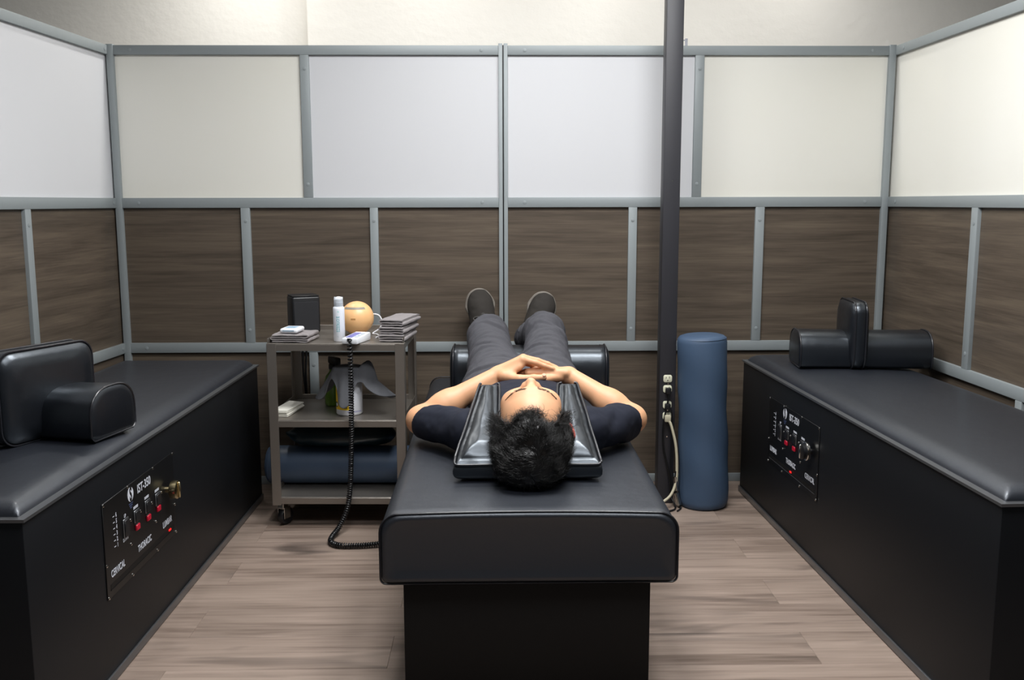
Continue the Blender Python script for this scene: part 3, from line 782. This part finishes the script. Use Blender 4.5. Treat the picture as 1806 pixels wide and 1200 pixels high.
# shoes
def shoe(heel, toe, nrm, mirror):
    heel, toe = np.array(heel), np.array(toe); l = toe - heel; Ls = np.linalg.norm(l); l /= Ls
    h = np.array(nrm, float); h -= l * h.dot(l); h /= np.linalg.norm(h); w_ = np.cross(h, l) * mirror
    def W(V): return heel + V[:, :1] * l + V[:, 1:2] * w_ * 1.14 + V[:, 2:] * h
    F = Field((-.02, -.075, -.005), (.31, .075, .17), .0028)
    F.cap((.045, 0, .040), (.045, .0, .085), .034, .035, .02)
    F.cap((.05, 0, .034), (.12, -.002, .038), .034, .038, .02); F.cap((.12, -.002, .040), (.19, .002, .030), .040, .036, .03)
    F.ell((.205, .003, .026), (.068, .047, .036), .02); F.ell((.15, .0, .03), (.09, .043, .050), .02)
    F.cap((.06, 0, .09), (.075, 0, .14), .038, .037, .02, 'sub')
    F.cap((.07, 0, .075), (.125, 0, .078), .020, .016, .02)
    F.half((.1, 0, .012), (0, 0, -1), .004)
    V, Q = F.mesh(); V = relax(V, Q, 2); N = normals(V, Q); V = V + N * (.0012 * vnoise(V, 60, 14))[:, None]
    if np.linalg.det(np.stack([l, w_, h])) < 0: Q = Q[:, ::-1]
    s = put('shoe', quads(W(V), Q, PB), m_shoe, person)
    F = Field((-.02, -.08, -.015), (.31, .08, .06), .0028)
    F.cap((.042, 0, .01), (.12, -.003, .01), .039, .038, .02); F.cap((.12, -.003, .01), (.205, .003, .01), .038, .051, .03); F.cap((.205, .003, .01), (.232, .006, .01), .051, .042, .02)
    F.half((.1, 0, .022), (0, 0, 1), .004); F.half((.1, 0, -.008), (0, 0, -1), .004)
    S, X, Y, Z = F.sl(F.lo, F.lo + F.n * F.res)
    V, Q = F.mesh(); V = relax(V, Q, 1)
    V[:, 2] += np.where(V[:, 0] > .21, (V[:, 0] - .21) * .28, 0)
    if np.linalg.det(np.stack([l, w_, h])) < 0: Q = Q[:, ::-1]
    put('sole', quads(W(V) - PB, Q), m_sole, s)
    lc = []
    for k in range(4):
        a = .138 + .019 * k; z = .086 - .0075 * k
        for sgn in (-1, 1):
            P = catmull([(a, -sgn * .024, z - .008), (a + .008, 0, z + .002), (a + .019, sgn * .022, z - .015)], 5); lc.append(tube_me(W(P) - PB, .0021, 6))
    P = catmull([(.136, 0, .090), (.13, .022, .094), (.148, .036, .078), (.153, .018, .084), (.136, 0, .090)], 6); lc.append(tube_me(W(P) - PB, .002, 6))
    P = catmull([(.136, 0, .090), (.13, -.02, .094), (.15, -.036, .076), (.156, -.02, .082), (.14, -.004, .088)], 6); lc.append(tube_me(W(P) - PB, .002, 6))
    put('laces', merge_me(lc), m_lace, s)
shoe((-.042, 3.925, .592), (-.068, 3.968, .870), (.10, -1, .12), 1)
shoe((.118, 3.925, .592), (.222, 3.965, .838), (.10, -1, .12), 1)

# U-shaped head pillow, hollowed where the head and shoulders press into it
F = Field((-.15, 2.36, .500), (.33, 2.74, .72), .0032)
S, X, Y, Z = F.sl(F.lo, F.lo + F.n * F.res)
PX, PY, PL = .086, 2.378, .31
out = [(-.198, 0), (-.132, .30), (-.074, .30), (-.076, .115), (.078, .115), (.092, .30), (.150, .30), (.190, 0)]
def poly_sdf(px, py, pts):
    d = np.full(np.broadcast(px, py).shape, 1e9); sg = np.ones_like(d); n = len(pts)
    for i in range(n):
        ax, ay = pts[i]; bx, by = pts[i - 1]; ex, ey = bx - ax, by - ay; wx, wy = px - ax, py - ay
        t = np.clip((wx * ex + wy * ey) / (ex * ex + ey * ey), 0, 1); d = np.minimum(d, (wx - ex * t) ** 2 + (wy - ey * t) ** 2)
        c1, c2, c3 = py >= ay, py < by, ex * wy > ey * wx
        fl = (c1 & c2 & c3) | (~c1 & ~c2 & ~c3); sg = np.where(fl, -sg, sg)
    return sg * np.sqrt(d)
d2 = poly_sdf((X - PX)[:, :, 0], (Y - PY)[:, :, 0], out)[:, :, None] + .018
v = np.clip((Y - PY) / PL, -.1, 1.1)
zb = .5035 + .050 * v; zt = .5035 + .046 + .165 * v
q = np.abs(Z - (zb + zt) / 2) - (zt - zb) / 2 + .018
F.d = (np.sqrt(np.maximum(d2, 0) ** 2 + np.maximum(q, 0) ** 2) + np.minimum(np.maximum(d2, q), 0) - .018 - .020 * np.sqrt(np.clip(-d2 / .034, 0, 1)) * np.clip((Z - zb) / np.maximum(zt - zb, .01), 0, 1)).astype(np.float32)
F.ell(HC, (.092, .112, .104), .02, 'sub', R=HR); F.cap((.093, 2.47, .60), (.093, 2.66, .60), .066, k=.015, mode='sub')
F.cap((-.06, 2.645, .572), (.246, 2.645, .572), .066, k=.012, mode='sub'); F.ell((.093, 2.80, .588), (.178, .25, .102), .012, 'sub')
V5, Q5 = F.mesh(); V5 = relax(V5, Q5, 2); N5 = normals(V5, Q5)
V5 = V5 + N5 * ((.0022 * vnoise(V5, (24, 16, 24), 15) + .0006 * vnoise(V5, (70, 30, 50), 16)))[:, None]; V5[:, 2] = np.maximum(V5[:, 2], .5032)
PO = np.array([PX, PY + .15, .5032])
pil = put('head_pillow', quads(V5, Q5, PO), m_leather2, None, tuple(PO), label="black U-shaped vinyl pillow with piping around the man's head", category='pillow')
ring = catmull([(-.196, .03), (-.194, .005), (-.17, -.002), (-.07, 0), (0, 0), (.08, 0), (.165, -.002), (.188, .006), (.190, .03), (.172, .16), (.153, .285), (.143, .302), (.122, .305), (.100, .301), (.089, .285),
    (.083, .2), (.077, .13)], 6)
ring2 = catmull([(-.074, .13), (-.072, .2), (-.070, .285), (-.078, .301), (-.103, .306), (-.127, .301), (-.136, .285), (-.165, .16), (-.196, .03)], 6)
P = np.concatenate([ring, np.array([(.06, .116), (0, .114), (-.06, .116)]), ring2])
keep = [np.array([x + PX, y + PY, .5035 + .046 + .165 * (y / PL) - .001]) for x, y in P]
segs = []; cur = []
tree_pts = V5
for p in keep:
    dmin = np.sqrt(((tree_pts - p) ** 2).sum(1).min())
    if dmin < .012: i = np.argmin(((tree_pts - p) ** 2).sum(1)); cur.append(p * .5 + tree_pts[i] * .5 - PO)
    else:
        if len(cur) > 4: segs.append(cur)
        cur = []
if len(cur) > 4: segs.append(cur)
put('piping', merge_me([tube_me(np.array(s_), .0036, 8) for s_ in segs]), m_pipe, pil)

# ------------------------------------------------------------------ steel trolley and everything on it
CZ = (.705, .417, .120)
cart = empty('utility_cart', (-.583, 3.655, 0), (0, 0, -.03), label='three-shelf stainless steel trolley on casters between left bench and table', category='cart')
hx, hy = .2535, .196
for z in CZ:
    bm = bmesh.new(); add_box(bm, (-hx + .003, -hy, z - .003), (hx - .003, hy, z)); add_box(bm, (-hx + .003, -hy, z - .027), (hx - .003, -hy + .003, z - .003))
    add_box(bm, (-hx + .003, hy - .003, z - .027), (hx - .003, hy, z + .020)); add_box(bm, (-hx + .003, -hy, z - .027), (-hx + .006, hy, z + .020)); add_box(bm, (hx - .006, -hy, z - .027), (hx - .003, hy, z + .020))
    bmesh.ops.bevel(bm, geom=list(bm.edges), offset=.0011, segments=1, affect='EDGES'); put('shelf', bm2me(bm), m_steel, cart, smooth=False)
for sx in (-1, 1):
    for sy in (-1, 1):
        bm = bmesh.new()
        x0, x1 = sorted((sx * hx, sx * (hx - .034))); y0, y1 = sorted((sy * hy, sy * (hy - .004))); top = .727 if sy > 0 else .706
        add_box(bm, (x0, y0 - .001, .088), (x1, y1 + .001, top))
        x0, x1 = sorted((sx * hx, sx * (hx - .004))); y0, y1 = sorted((sy * hy, sy * (hy - .034))); add_box(bm, (x0 - .001, y0, .088), (x1 + .001, y1, top))
        bmesh.ops.bevel(bm, geom=list(bm.edges), offset=.0008, segments=1, affect='EDGES'); put('leg', bm2me(bm), m_steel, cart, smooth=False)
        cs = put('caster', box_me((-.014, -.014, .066), (.014, .014, .092), .002), m_chrome, cart, (sx * (hx - .03), sy * (hy - .035), 0), (0, 0, .5 * sx), smooth=False)
        for q in (-1, 1): put('fork', box_me((q * .0155 - .0015, -.012, .028), (q * .0155 + .0015, .022, .074), .001), m_chrome, cs, smooth=False)
        wm = lathe_me([(.018, -.012), (.031, -.012), (.034, -.008), (.034, .008), (.031, .012), (.018, .012)], 24); wh_ = put('wheel', wm, m_dark, cs, (0, .012, .035), (0, math.pi / 2, 0), smooth=False)

# speaker
sp = empty('speaker', (-.762, 3.765, CZ[0] + .001), (0, 0, .42), label='small upright black box-shaped speaker on the trolley, back left', category='speaker')
put('cabinet', sharp(box_me((-.055, -.05, .004), (.055, .05, .148), .008, 3), 40), m_dark, sp, smooth=False)
put('front_grille', sharp(box_me((-.049, -.0525, .010), (.049, -.049, .128), .002, 1), 40), mat('grille cloth', '1b1c20', .8, bump=[(1500, .6, .001, 2)]), sp, smooth=False)
put('top_cap', sharp(box_me((-.053, -.048, .148), (.053, .048, .152), .0015, 1), 40), m_dark, sp, smooth=False)

# spray can
can = empty('spray_can', (-.583, 3.525, CZ[0] + .001), label='tall white pump bottle with vertical teal lettering on the trolley top', category='bottle')
put('bottle', lathe_me([(.019, 0), (.0215, .003), (.0215, .120), (.0205, .127), (.016, .131)], 36), m_can, can, smooth=False)
put('pump_collar', lathe_me([(.0165, .130), (.0165, .146), (.015, .149)], 32), m_can, can, smooth=False)
ph_ = put('nozzle', lathe_me([(.0135, .148), (.0145, .152), (.0128, .160), (.009, .1655), (.004, .167)], 28), m_can, can, smooth=False)
bm = bmesh.new(); bmesh.ops.create_cone(bm, cap_ends=False, segments=32, radius1=.0175, radius2=.0165, depth=.036)
for v in bm.verts: v.co.z += .166 - .018
for f in [f for f in bm.faces if f.calc_center_median().z < .134]: bm.faces.remove(f)
put('clear_cap', bm2me(bm), mat('clear plastic', 'eef2f4', .1, trans=.9), can)
def wrap(me, r, z, a0):
    for v in me.vertices:
        x, y, d = v.co; a = a0 + (y if True else x) / r
        v.co = Vector(((r + d) * math.sin(a), -(r + d) * math.cos(a), z - x))
    return me
put('lettering', wrap(text_me('BIOFREEZE', .0165, .74, .015, .0001, 'CENTER'), .0217, .066, -.05), m_teal_p, can, smooth=False)
put('fine_print', wrap(text_me('|||', .006, .9, .0, .0001, 'CENTER'), .0217, .019, -.05), mat('pale print', 'aebfc9', .5), can, smooth=False)
put('leaf_mark', wrap(text_me('*', .016, .9, .02, .0001, 'CENTER'), .0217, .112, -.1), mat('mint print', 'a8dcd6', .5), can, smooth=False)

# orange globe
orb = empty('orange_globe', (-.541, 3.70, CZ[0] + .001), label='round orange plastic globe device with grey slot beside the white bottle', category='diffuser')
R_ = .0655; pr = [(R_ * math.cos(a), .066 + R_ * math.sin(a)) for a in np.linspace(-1.36, math.pi / 2 - .01, 28)]
pr = [(r * (1.0 if z > .05 else 1.0), z) for r, z in pr]
put('globe', lathe_me([(.012, .0)] + pr, 48), m_orange, orb, smooth=False)
bm = bmesh.new(); N_ = 18
sl = []
for z, k in ((.104, 0), (.112, 1)):
    for i in range(N_ + 1):
        a = -.95 + 1.75 * i / N_ ; rr = math.sqrt(R_ ** 2 - (z - .066) ** 2) + .0006; sl.append(bm.verts.new((rr * math.sin(a), -rr * math.cos(a), z)))
for i in range(N_): bm.faces.new((sl[i], sl[i + 1], sl[N_ + 2 + i], sl[N_ + 1 + i]))
put('slot', bm2me(bm), m_slot, orb)
bm = bmesh.new()
for a in (-.22, -.15, -.08, -.01):
    rr = R_ + .0004; vs = [bm.verts.new((rr * math.sin(a + d), -rr * math.cos(a + d), z)) for d, z in ((0, .0645), (.05, .0645), (.05, .0705), (0, .0705))]; bm.faces.new(vs)
put('mark', bm2me(bm), mat('brown mark', '9a6a2c', .5), orb)
tube('white_cable', [(-.482, 3.715, .786), (-.458, 3.715, .780), (-.446, 3.712, .758), (-.454, 3.708, .730), (-.482, 3.706, .7095), (-.462, 3.68, .7095), (-.449, 3.63, .7095), (-.455, 3.585, .7095)], .0026, m_white, per=8, label='thin white cable looping beside the orange globe', category='cable')

# hand controller and its coiled cord
ct = empty('hand_controller', (-.516, 3.50, CZ[0] + .001), (0, 0, -.26), label='white hand controller with blue label at the front of the trolley top', category='controller')
bm = bmesh.new(); add_box(bm, (-.031, -.066, 0), (.031, .066, .026), .005, 2)
for v in bm.verts:
    if v.co.z > .015: v.co.z += (v.co.y) * .06
put('case', sharp(bm2me(bm), 40), m_white, ct, smooth=False)
put('label_plate', box_me((-.021, -.050, .0262), (.004, .040, .0272), 0), mat('violet blue label', '6f76b8', .4), ct, (0, 0, 0), (.06, 0, 0), smooth=False)
for k in range(3): put('key', sharp(box_me((.010, -.040 + .028 * k, .0258), (.024, -.022 + .028 * k, .0285), .001, 1), 40), mat('pale key %d' % k, 'b9c4cf', .4), ct, (0, 0, 0), (.06, 0, 0), smooth=False)
put('socket', box_me((-.008, -.0685, .010), (.008, -.0655, .022), .001, 1), m_dark, ct, smooth=False)
path = catmull([(-.524, 3.436, .722), (-.527, 3.428, .722), (-.530, 3.421, .712), (-.530, 3.424, .690), (-.529, 3.426, .62), (-.530, 3.426, .50), (-.533, 3.425, .36), (-.540, 3.422, .20), (-.551, 3.408, .10), (-.578, 3.375, .035), (-.597, 3.325, .0145),
    (-.592, 3.275, .0125), (-.56, 3.243, .0125), (-.50, 3.238, .0125), (-.44, 3.246, .0125), (-.36, 3.27, .0125), (-.245, 3.30, .0125)], 40)
seg = np.linalg.norm(np.diff(path, axis=0), axis=1); s_ = np.concatenate([[0], np.cumsum(seg)])
uu_ = np.linspace(0, s_[-1], int(s_[-1] / .00075)); path = np.stack([np.interp(uu_, s_, path[:, i]) for i in range(3)], 1)
T_, N_2, B_ = frames(path); phs = 2 * np.pi * np.cumsum(np.interp(uu_, [0, .05, .25, .45], [1 / .018, 1 / .013, 1 / .0095, 1 / .0085]) * .00075)
ra = .0072 * sstep(uu_, .006, .03)
hel = path + ra[:, None] * (np.cos(phs)[:, None] * N_2 + np.sin(phs)[:, None] * B_)
c0 = np.array([-.53, 3.42, .001]); put('coiled_cord', tube_me(hel - c0, .0034, 6), m_cordb, None, tuple(c0), smooth=False, label='black coiled cord hanging from the controller down to the floor', category='cord')

# towels
def ribbon_me(path, th, w_, seed, nw=14):
    """cloth of thickness th that follows the (x, z) path, w_ wide along y"""
    P = catmull([(x, 0, z) for x, z in path], 6); T, _, _ = frames(P); N = np.stack([-T[:, 2], 0 * T[:, 0], T[:, 0]], 1); n = len(P); rings = []
    for j in range(nw + 1):
        y = -w_ / 2 + w_ * j / nw; e = 1 if 0 < j < nw else .55
        a = P + N * th / 2 * e; b = P - N * th / 2 * e; r = np.concatenate([a, b[::-1]]); r[:, 1] = y
        r = r + np.stack([.0016 * vnoise(r * [1, 1, 1], 60, seed + 1), .002 * vnoise(r, 50, seed), .0012 * vnoise(r, 70, seed + 2)], 1); rings.append(r.tolist())
    return loft_me(rings)
def folded(wx, layers, th):
    p = []; z = th / 2; d = 1
    for k in range(layers):
        a, b = (-wx / 2, wx / 2) if d > 0 else (wx / 2, -wx / 2); q = [a * .93, a * .5, 0, b * .5, b * .93]
        p += [(x, z + .0006 * math.sin(x * 70 + k)) for x in q]
        if k < layers - 1: p.append((b * 1.0, z + th * .5))
        z += th; d = -d
    return p
zt_ = CZ[0] + .001
for k in range(3):
    r = put('folded_towel', ribbon_me(folded(.098 - .004 * k, 3, .0088), .0076, .225, 40 + 5 * k), m_towel, None, (-.372 + .004 * k, 3.605 + .008 * k, zt_ + .0005 + .0272 * k), (0, 0, -.12 - .05 * k), smooth=False,
            label='grey folded towel, %s of the stack at the right end of the trolley top' % ('lowest', 'middle one', 'topmost')[k], category='towel', group='folded grey towels stacked on the trolley')
put('folded_towel', ribbon_me(folded(.140, 4, .0075), .0066, .145, 70), m_towel, None, (-.755, 3.555, zt_ + .0005), (0, 0, -.10), smooth=False, label='grey folded towel under the white handset at the left end of the trolley top', category='towel')
hs = empty('handset', (-.762, 3.545, zt_ + .0325), (0, 0, -.12), label='small white rounded handset lying on the folded towel', category='remote')
put('case', sharp(box_me((-.034, -.046, 0), (.034, .046, .018), .008, 3), 50), m_white, hs, smooth=False)
put('display', box_me((-.018, -.028, .0178), (.020, .020, .0186), 0), mat('pale blue display', '9fc0d8', .3), hs, smooth=False)
put('strip', box_me((-.022, -.0468, .007), (.022, -.0455, .012), 0), mat('grey blue strip', '8fa3b3', .4), hs, smooth=False)

# middle shelf: napkins, wipes tub under a towel, spray bottle
np_ = empty('napkin_stack', (-.800, 3.60, CZ[1] + .001), (0, 0, -.18), label='stack of white paper napkins at the left of the middle shelf', category='napkins')
for k in range(5):
    bm = bmesh.new(); add_box(bm, (-.030, -.085, .0052 * k), (.030, .085, .0052 * k + .005), .0012, 1)
    for v in bm.verts: v.co.z += .0025 * max(0, v.co.y) / .085 * math.sin(v.co.x * 50 + k)
    put('napkin', bm2me(bm), m_paper, np_, (RNG.normal(0, .0012), RNG.normal(0, .002), 0), (0, 0, RNG.normal(0, .012)), smooth=False)
tb = empty('wipes_tub', (-.560, 3.575, CZ[1] + .001), label='white wipes tub with yellow label under a draped grey towel', category='tub')
put('tub', lathe_me([(.046, 0), (.050, .004), (.050, .150), (.047, .154)], 40), m_can, tb, smooth=False)
put('lid', lathe_me([(.051, .150), (.052, .154), (.052, .166), (.048, .172), (.02, .176)], 40), m_white, tb, smooth=False)
def arc_band(r, a0, a1, z0, z1, n=20):
    bm = bmesh.new(); A = []
    for i in range(n + 1):
        a = a0 + (a1 - a0) * i / n; A.append([bm.verts.new((r * math.sin(a), -r * math.cos(a), z)) for z in (z0, z1)])
    for i in range(n): bm.faces.new((A[i][0], A[i + 1][0], A[i + 1][1], A[i][1]))
    return bm2me(bm)
put('yellow_label', arc_band(.0503, -1.5, .12, .022, .130), m_yellow, tb)
def wraph(me, r, z, a0):
    for v in me.vertices:
        x, y, d = v.co; a = a0 + x / r; v.co = Vector(((r + d) * math.sin(a), -(r + d) * math.cos(a), z + y))
    return me
ink = mat('brown ink', '5a4a10', .5)
put('lettering', wraph(text_me('Do Not', .0115, .85, .02, .0001, 'CENTER'), .0506, .042, -.20), ink, tb, smooth=False)
put('lettering', wraph(text_me('Flush', .0115, .85, .02, .0001, 'CENTER'), .0506, .031, -.20), ink, tb, smooth=False)
ps = [(x * .0085, y * .0085, 0) for x, y in [(math.cos(a), math.sin(a)) for a in np.linspace(0, 6.283, 24)[:-1]]]
put('round_symbol', wraph(merge_me([tube_me(np.array(ps), .0009, 5, True), tube_me(np.array([(-.006, -.006, 0), (0, 0, 0), (.006, .006, 0)]), .0009, 5), tube_me(np.array([(-.002, -.005, 0), (.002, .0, 0), (.001, .005, 0)]), .0011, 5)]), .0507, .059, -.22), ink, tb, smooth=False)
put('oval_badge', wraph(lathe_me([(.0105, 0), (.0105, .0004)], 20), .0505, .041, -1.05), m_dark, tb, smooth=False)
put('badge_centre', wraph(lathe_me([(.006, 0), (.006, .0003)], 16), .0511, .041, -1.0), m_white, tb, smooth=False)
put('grey_band', arc_band(.0504, .0, 1.2, .012, .017), mat('lilac band', '9a9ab4', .5), tb)
vs, fs = [], []; nt_, nr_ = 120, 36; rt0 = .053
for i in range(nt_):
    a = 2 * math.pi * i / nt_
    Lc = .088 + .105 * abs(math.cos(2 * a)) ** 1.8
    if math.cos(a) > .3: Lc *= 1.12
    for j in range(nr_ + 1):
        s1 = Lc * j / nr_; t_ = max(0, s1 - rt0)
        fl = .13 + .10 * math.cos(8 * a + .6) + (.55 if math.cos(a) > .6 else 0) * sstep(np.array(math.cos(a)), .6, .95) + .32 * max(0, -math.cos(a)) ** 2
        if s1 <= rt0: r_, z_ = s1, .1795 + .0015 * math.cos(s1 / rt0 * 1.5)
        else:
            r_ = rt0 + .0035 + t_ * fl; z_ = .1795 - t_ * math.sqrt(max(.1, 1 - fl * fl)) + .006 * math.exp(-t_ / .01) - .006
            if math.cos(a) > .72: z_ += .05 * math.sin(min(1, t_ / .07) * math.pi) * sstep(np.array(math.cos(a)), .72, .95)
        vs.append((r_ * math.cos(a), r_ * math.sin(a), z_))
for i in range(nt_):
    for j in range(nr_): k = (i + 1) % nt_; p0, p1 = i * (nr_ + 1) + j, k * (nr_ + 1) + j; fs.append((p0, p1, p1 + 1, p0 + 1))
me = bpy.data.meshes.new('m'); me.from_pydata(vs, [], fs); bm = bmesh.new(); bm.from_mesh(me); bmesh.ops.remove_doubles(bm, verts=bm.verts, dist=1e-5); bmesh.ops.recalc_face_normals(bm, faces=bm.faces); bm.to_mesh(me); bm.free()
tw = put('draped_towel', me, m_towel2, None, (-.560, 3.575, CZ[1] + .001), (0, 0, -.12), label='grey towel draped over the wipes tub on the middle shelf', category='towel')
md = tw.modifiers.new('thickness', 'SOLIDIFY'); md.thickness = .004; md.offset = 1
sb = empty('spray_bottle', (-.648, 3.735, CZ[1] + .001), (0, 0, .6), label='green cleaner spray bottle with black trigger behind the wipes tub', category='bottle')
put('bottle', lathe_me([(.030, 0), (.034, .004), (.034, .095), (.028, .118), (.014, .135), (.013, .150)], 28), m_green, sb, smooth=False)
put('collar', lathe_me([(.016, .146), (.016, .164), (.012, .168)], 20), m_dark, sb, smooth=False)
put('sprayer_head', sharp(box_me((-.012, -.055, .166), (.012, .022, .196), .006, 2), 40), m_dark, sb, smooth=False)
tg = put('trigger', tube_me(catmull([(0, -.028, .168), (0, -.040, .150), (0, -.036, .125)], 6), .0055, 8), m_dark, sb, smooth=False)

# bottom shelf: blue roll and a dark cushion on it
def roll_x(L, r, seed, flat=.97):
    rings = []
    for x, s in [(-L / 2, .80), (-L / 2 + .004, .91), (-L / 2 + .014, .985), (-L / 2 + .03, 1)] + [(-L / 2 + .03 + (L - .06) * k / 12, 1) for k in range(1, 12)] + [(L / 2 - .03, 1), (L / 2 - .014, .985), (L / 2 - .004, .91), (L / 2, .80)]:
        rings.append([(x, r * s * math.cos(a), r + r * s * flat * math.sin(a)) for a in np.linspace(0, 2 * math.pi, 41)[:-1]])
    me = loft_me(rings); return me
r = empty('foam_roll', (-.615, 3.655, CZ[2] - .001), (0, 0, -.02), label='slate blue vinyl roll lying on the bottom shelf of the trolley', category='roll')
put('cover', roll_x(.57, .076, 1), m_blue2, r, smooth=False)
for q in (-1, 1): put('seam', tube_me(np.array([(q * .272, .074 * math.cos(a), .076 + .072 * math.sin(a)) for a in np.linspace(0, 6.283, 33)[:-1]]), .0018, 5, True), m_blue, r, smooth=False)
F = Field((-.24, -.11, -.01), (.24, .11, .11), .005)
F.ell((0, 0, .045), (.205, .085, .044), .01); F.cap((-.15, 0, .045), (.15, 0, .045), .040, k=.03); F.cap((-.18, -.03, .05), (-.215, -.035, .058), .018, .006, .03)
V, Q = F.mesh(); V = relax(V, Q, 2); V[:, 2] += .004 * vnoise(V, 25, 60); V[:, 2] = np.maximum(V[:, 2], .001)
put('dark_cushion', quads(V, Q), m_teal, None, (-.600, 3.665, .2705), label='dark teal cushion lying on the blue roll in the trolley', category='cushion')

# ------------------------------------------------------------------ power pole with its outlets and cords
pole = empty('power_pole', (.690, 3.757, 0), label='tall charcoal square steel pole right of the table', category='pole')
put('shaft', sharp(box_me((-.033, -.032, .001), (.033, .032, CEIL), .004, 2), 40), m_pole, pole, smooth=False)
def outlet_me():
    pts = []
    for a in np.linspace(0, 2 * math.pi, 33)[:-1]: pts.append((max(-.0172, min(.0172, .0195 * math.cos(a))), max(-.0150, min(.0150, .0195 * math.sin(a)))))
    return loft_me([[(x, 0, z) for x, z in pts], [(x, -.0035, z) for x, z in pts], [(x * .93, -.0045, z * .93) for x, z in pts]])
OM = outlet_me(); OM.materials.append(m_outlet)
for i, z in enumerate((.5185, .4765, .412, .366)):
    o = put('outlet', OM, None, pole, (0, -.032, z), smooth=False)
    for x, hh in ((-.0065, .0045), (.0065, .0055)): put('outlet_slot', box_me((x - .0011, -.0049, .001), (x + .0011, -.0044, .001 + hh * 1.6)), m_dark, o, smooth=False)
    put('outlet_slot', lathe_me([(.0024, 0), (.0024, .0004)], 12), m_dark, o, (0, -.0045, -.007), (math.pi / 2, 0, 0), smooth=False)
for zz in (.4975, .389, 1.30, .28): put('screw', lathe_me([(.003, 0), (.0028, .0012)], 10), m_chrome, pole, (.002, -.032, zz), (math.pi / 2, 0, 0), smooth=False)
FY = 3.725
def cord_with_plug(name, plug, pts, r, m, mp, label, size=(.011, .018, .012)):
    root = empty(name, tuple(plug), label=label, category='cord'); pl_ = np.array(plug)
    put('plug', sharp(box_me((-size[0], -size[1] - .004, -size[2]), (size[0], .0, size[2]), .004, 2), 40), mp, root, smooth=False)
    put('cable', tube_me(catmull([np.array(p) - pl_ for p in pts], 10), r, 8), m, root, smooth=False); return root
cord_with_plug('power_cable', (.691, FY - .0055, .472), [(.693, FY - .022, .466), (.693, FY - .024, .452), (.684, FY - .020, .40), (.675, FY - .014, .33), (.677, FY - .012, .24), (.695, FY - .012, .16), (.706, FY - .012, .10), (.710, FY - .02, .04), (.722, FY - .05, .008), (.715, FY - .085, .0045), (.69, FY - .11, .0045), (.64, FY - .13, .0045)], .0036, m_cordb, m_dark, 'thin black power cord in the second outlet, hanging down the pole')
cord_with_plug('power_cable', (.690, FY - .0055, .408), [(.697, FY - .022, .402), (.704, FY - .022, .385), (.711, FY - .018, .34), (.709, FY - .016, .25), (.708, FY - .020, .16), (.718, FY - .022, .09), (.728, FY - .04, .03), (.742, FY - .07, .0045), (.72, FY - .11, .0045)], .0034, m_cordb, m_dark, 'black power cord in the third outlet, behind the cream cord')
cord_with_plug('extension_cord', (.690, FY - .0055, .360), [(.694, FY - .024, .352), (.704, FY - .030, .330), (.722, FY - .040, .25), (.727, FY - .045, .16), (.722, FY - .05, .10), (.700, FY - .065, .055), (.660, FY - .085, .03), (.60, FY - .11, .008), (.54, FY - .13, .0065)], .0058, m_cordw, m_cordw, 'thick cream extension cord in the lowest outlet', (.0125, .020, .014))
cc = empty('cord_connector', (.733, 3.668, 0), label='chrome cord connector hanging at the foot of the pole', category='connector')
put('sleeve', tube_me(catmull([(-.012, .012, .125), (-.010, .010, .100), (-.007, .006, .070)], 6), .0085, 12), m_chrome, cc, smooth=False)
put('sleeve', tube_me(catmull([(-.007, .006, .060), (-.002, .0, .035), (.004, -.006, .012)], 6), .0095, 12), m_chrome, cc, smooth=False)
put('cable', tube_me(catmull([(-.010, .010, .15), (-.009, .009, .10), (-.006, .005, .05), (.006, -.010, .005)], 6), .004, 8), m_cordb, cc, smooth=False)

# upright blue roll by the pole
r = empty('foam_roll', (.845, 3.705, .0005), (0, -.036, 0), label='tall navy blue vinyl roll standing on the floor beside the pole', category='roll')
rings = []
prf = [(.075, 0), (.090, .004), (.096, .014), (.0985, .03)] + [(.0985 - .003 * math.sin(k / 14 * math.pi), .03 + .64 * k / 14) for k in range(1, 14)] + [(.0975, .67), (.095, .684), (.088, .694), (.072, .699), (.03, .701)]
for rr, z in prf: rings.append([(rr * math.cos(a), rr * math.sin(a), z) for a in np.linspace(0, 2 * math.pi, 57)[:-1]])
me = loft_me(rings)
nv = len(me.vertices); co = np.zeros(nv * 3); me.vertices.foreach_get('co', co); co = co.reshape(-1, 3)
rad = np.linalg.norm(co[:, :2], axis=1); dd = .0035 * vnoise(co, (9, 9, 7), 61) + .002 * np.sin(co[:, 2] * 30 + np.arctan2(co[:, 1], co[:, 0]) * 2) * sstep(rad, .08, .1)
co[:, :2] *= (1 + dd / np.maximum(rad, .02))[:, None]; me.vertices.foreach_set('co', co.ravel())
put('cover', me, m_blue, r, smooth=False)
put('seam', tube_me(np.array([(.0935 * math.cos(a), .0935 * math.sin(a), .686) for a in np.linspace(0, 6.283, 41)[:-1]]), .0018, 5, True), m_blue, r, smooth=False)

# odds and ends on the partition
hk = empty('clear_hook', (.795, BY + .012, 1.858), label='small clear plastic hook clipped over the top rail beside the pole', category='hook')
put('clip', box_me((-.0055, -.003, 0), (.0055, 0, .030), .001, 1), mat('clear hook plastic', 'c9cbd6', .15, trans=.6), hk, smooth=False)
put('tip', box_me((-.016, -.003, .020), (-.0045, 0, .025), .001, 1), MATS['clear hook plastic'], hk, smooth=False)
for i, x in enumerate((-.806, -.822)):
    tube('wall_cord', [(x, 4.018, .60), (x - .006 + .006 * i, 4.016, .50), (x + .012 * (i - .3), 4.016, .38), (x + .004, 4.014, .2), (x, 4.0, .02)], .0045, m_cordb, per=6, label='black cord hanging down the partition behind the trolley, %s' % ('nearer the grey post' if i == 0 else 'farther from the grey post'), category='cord')
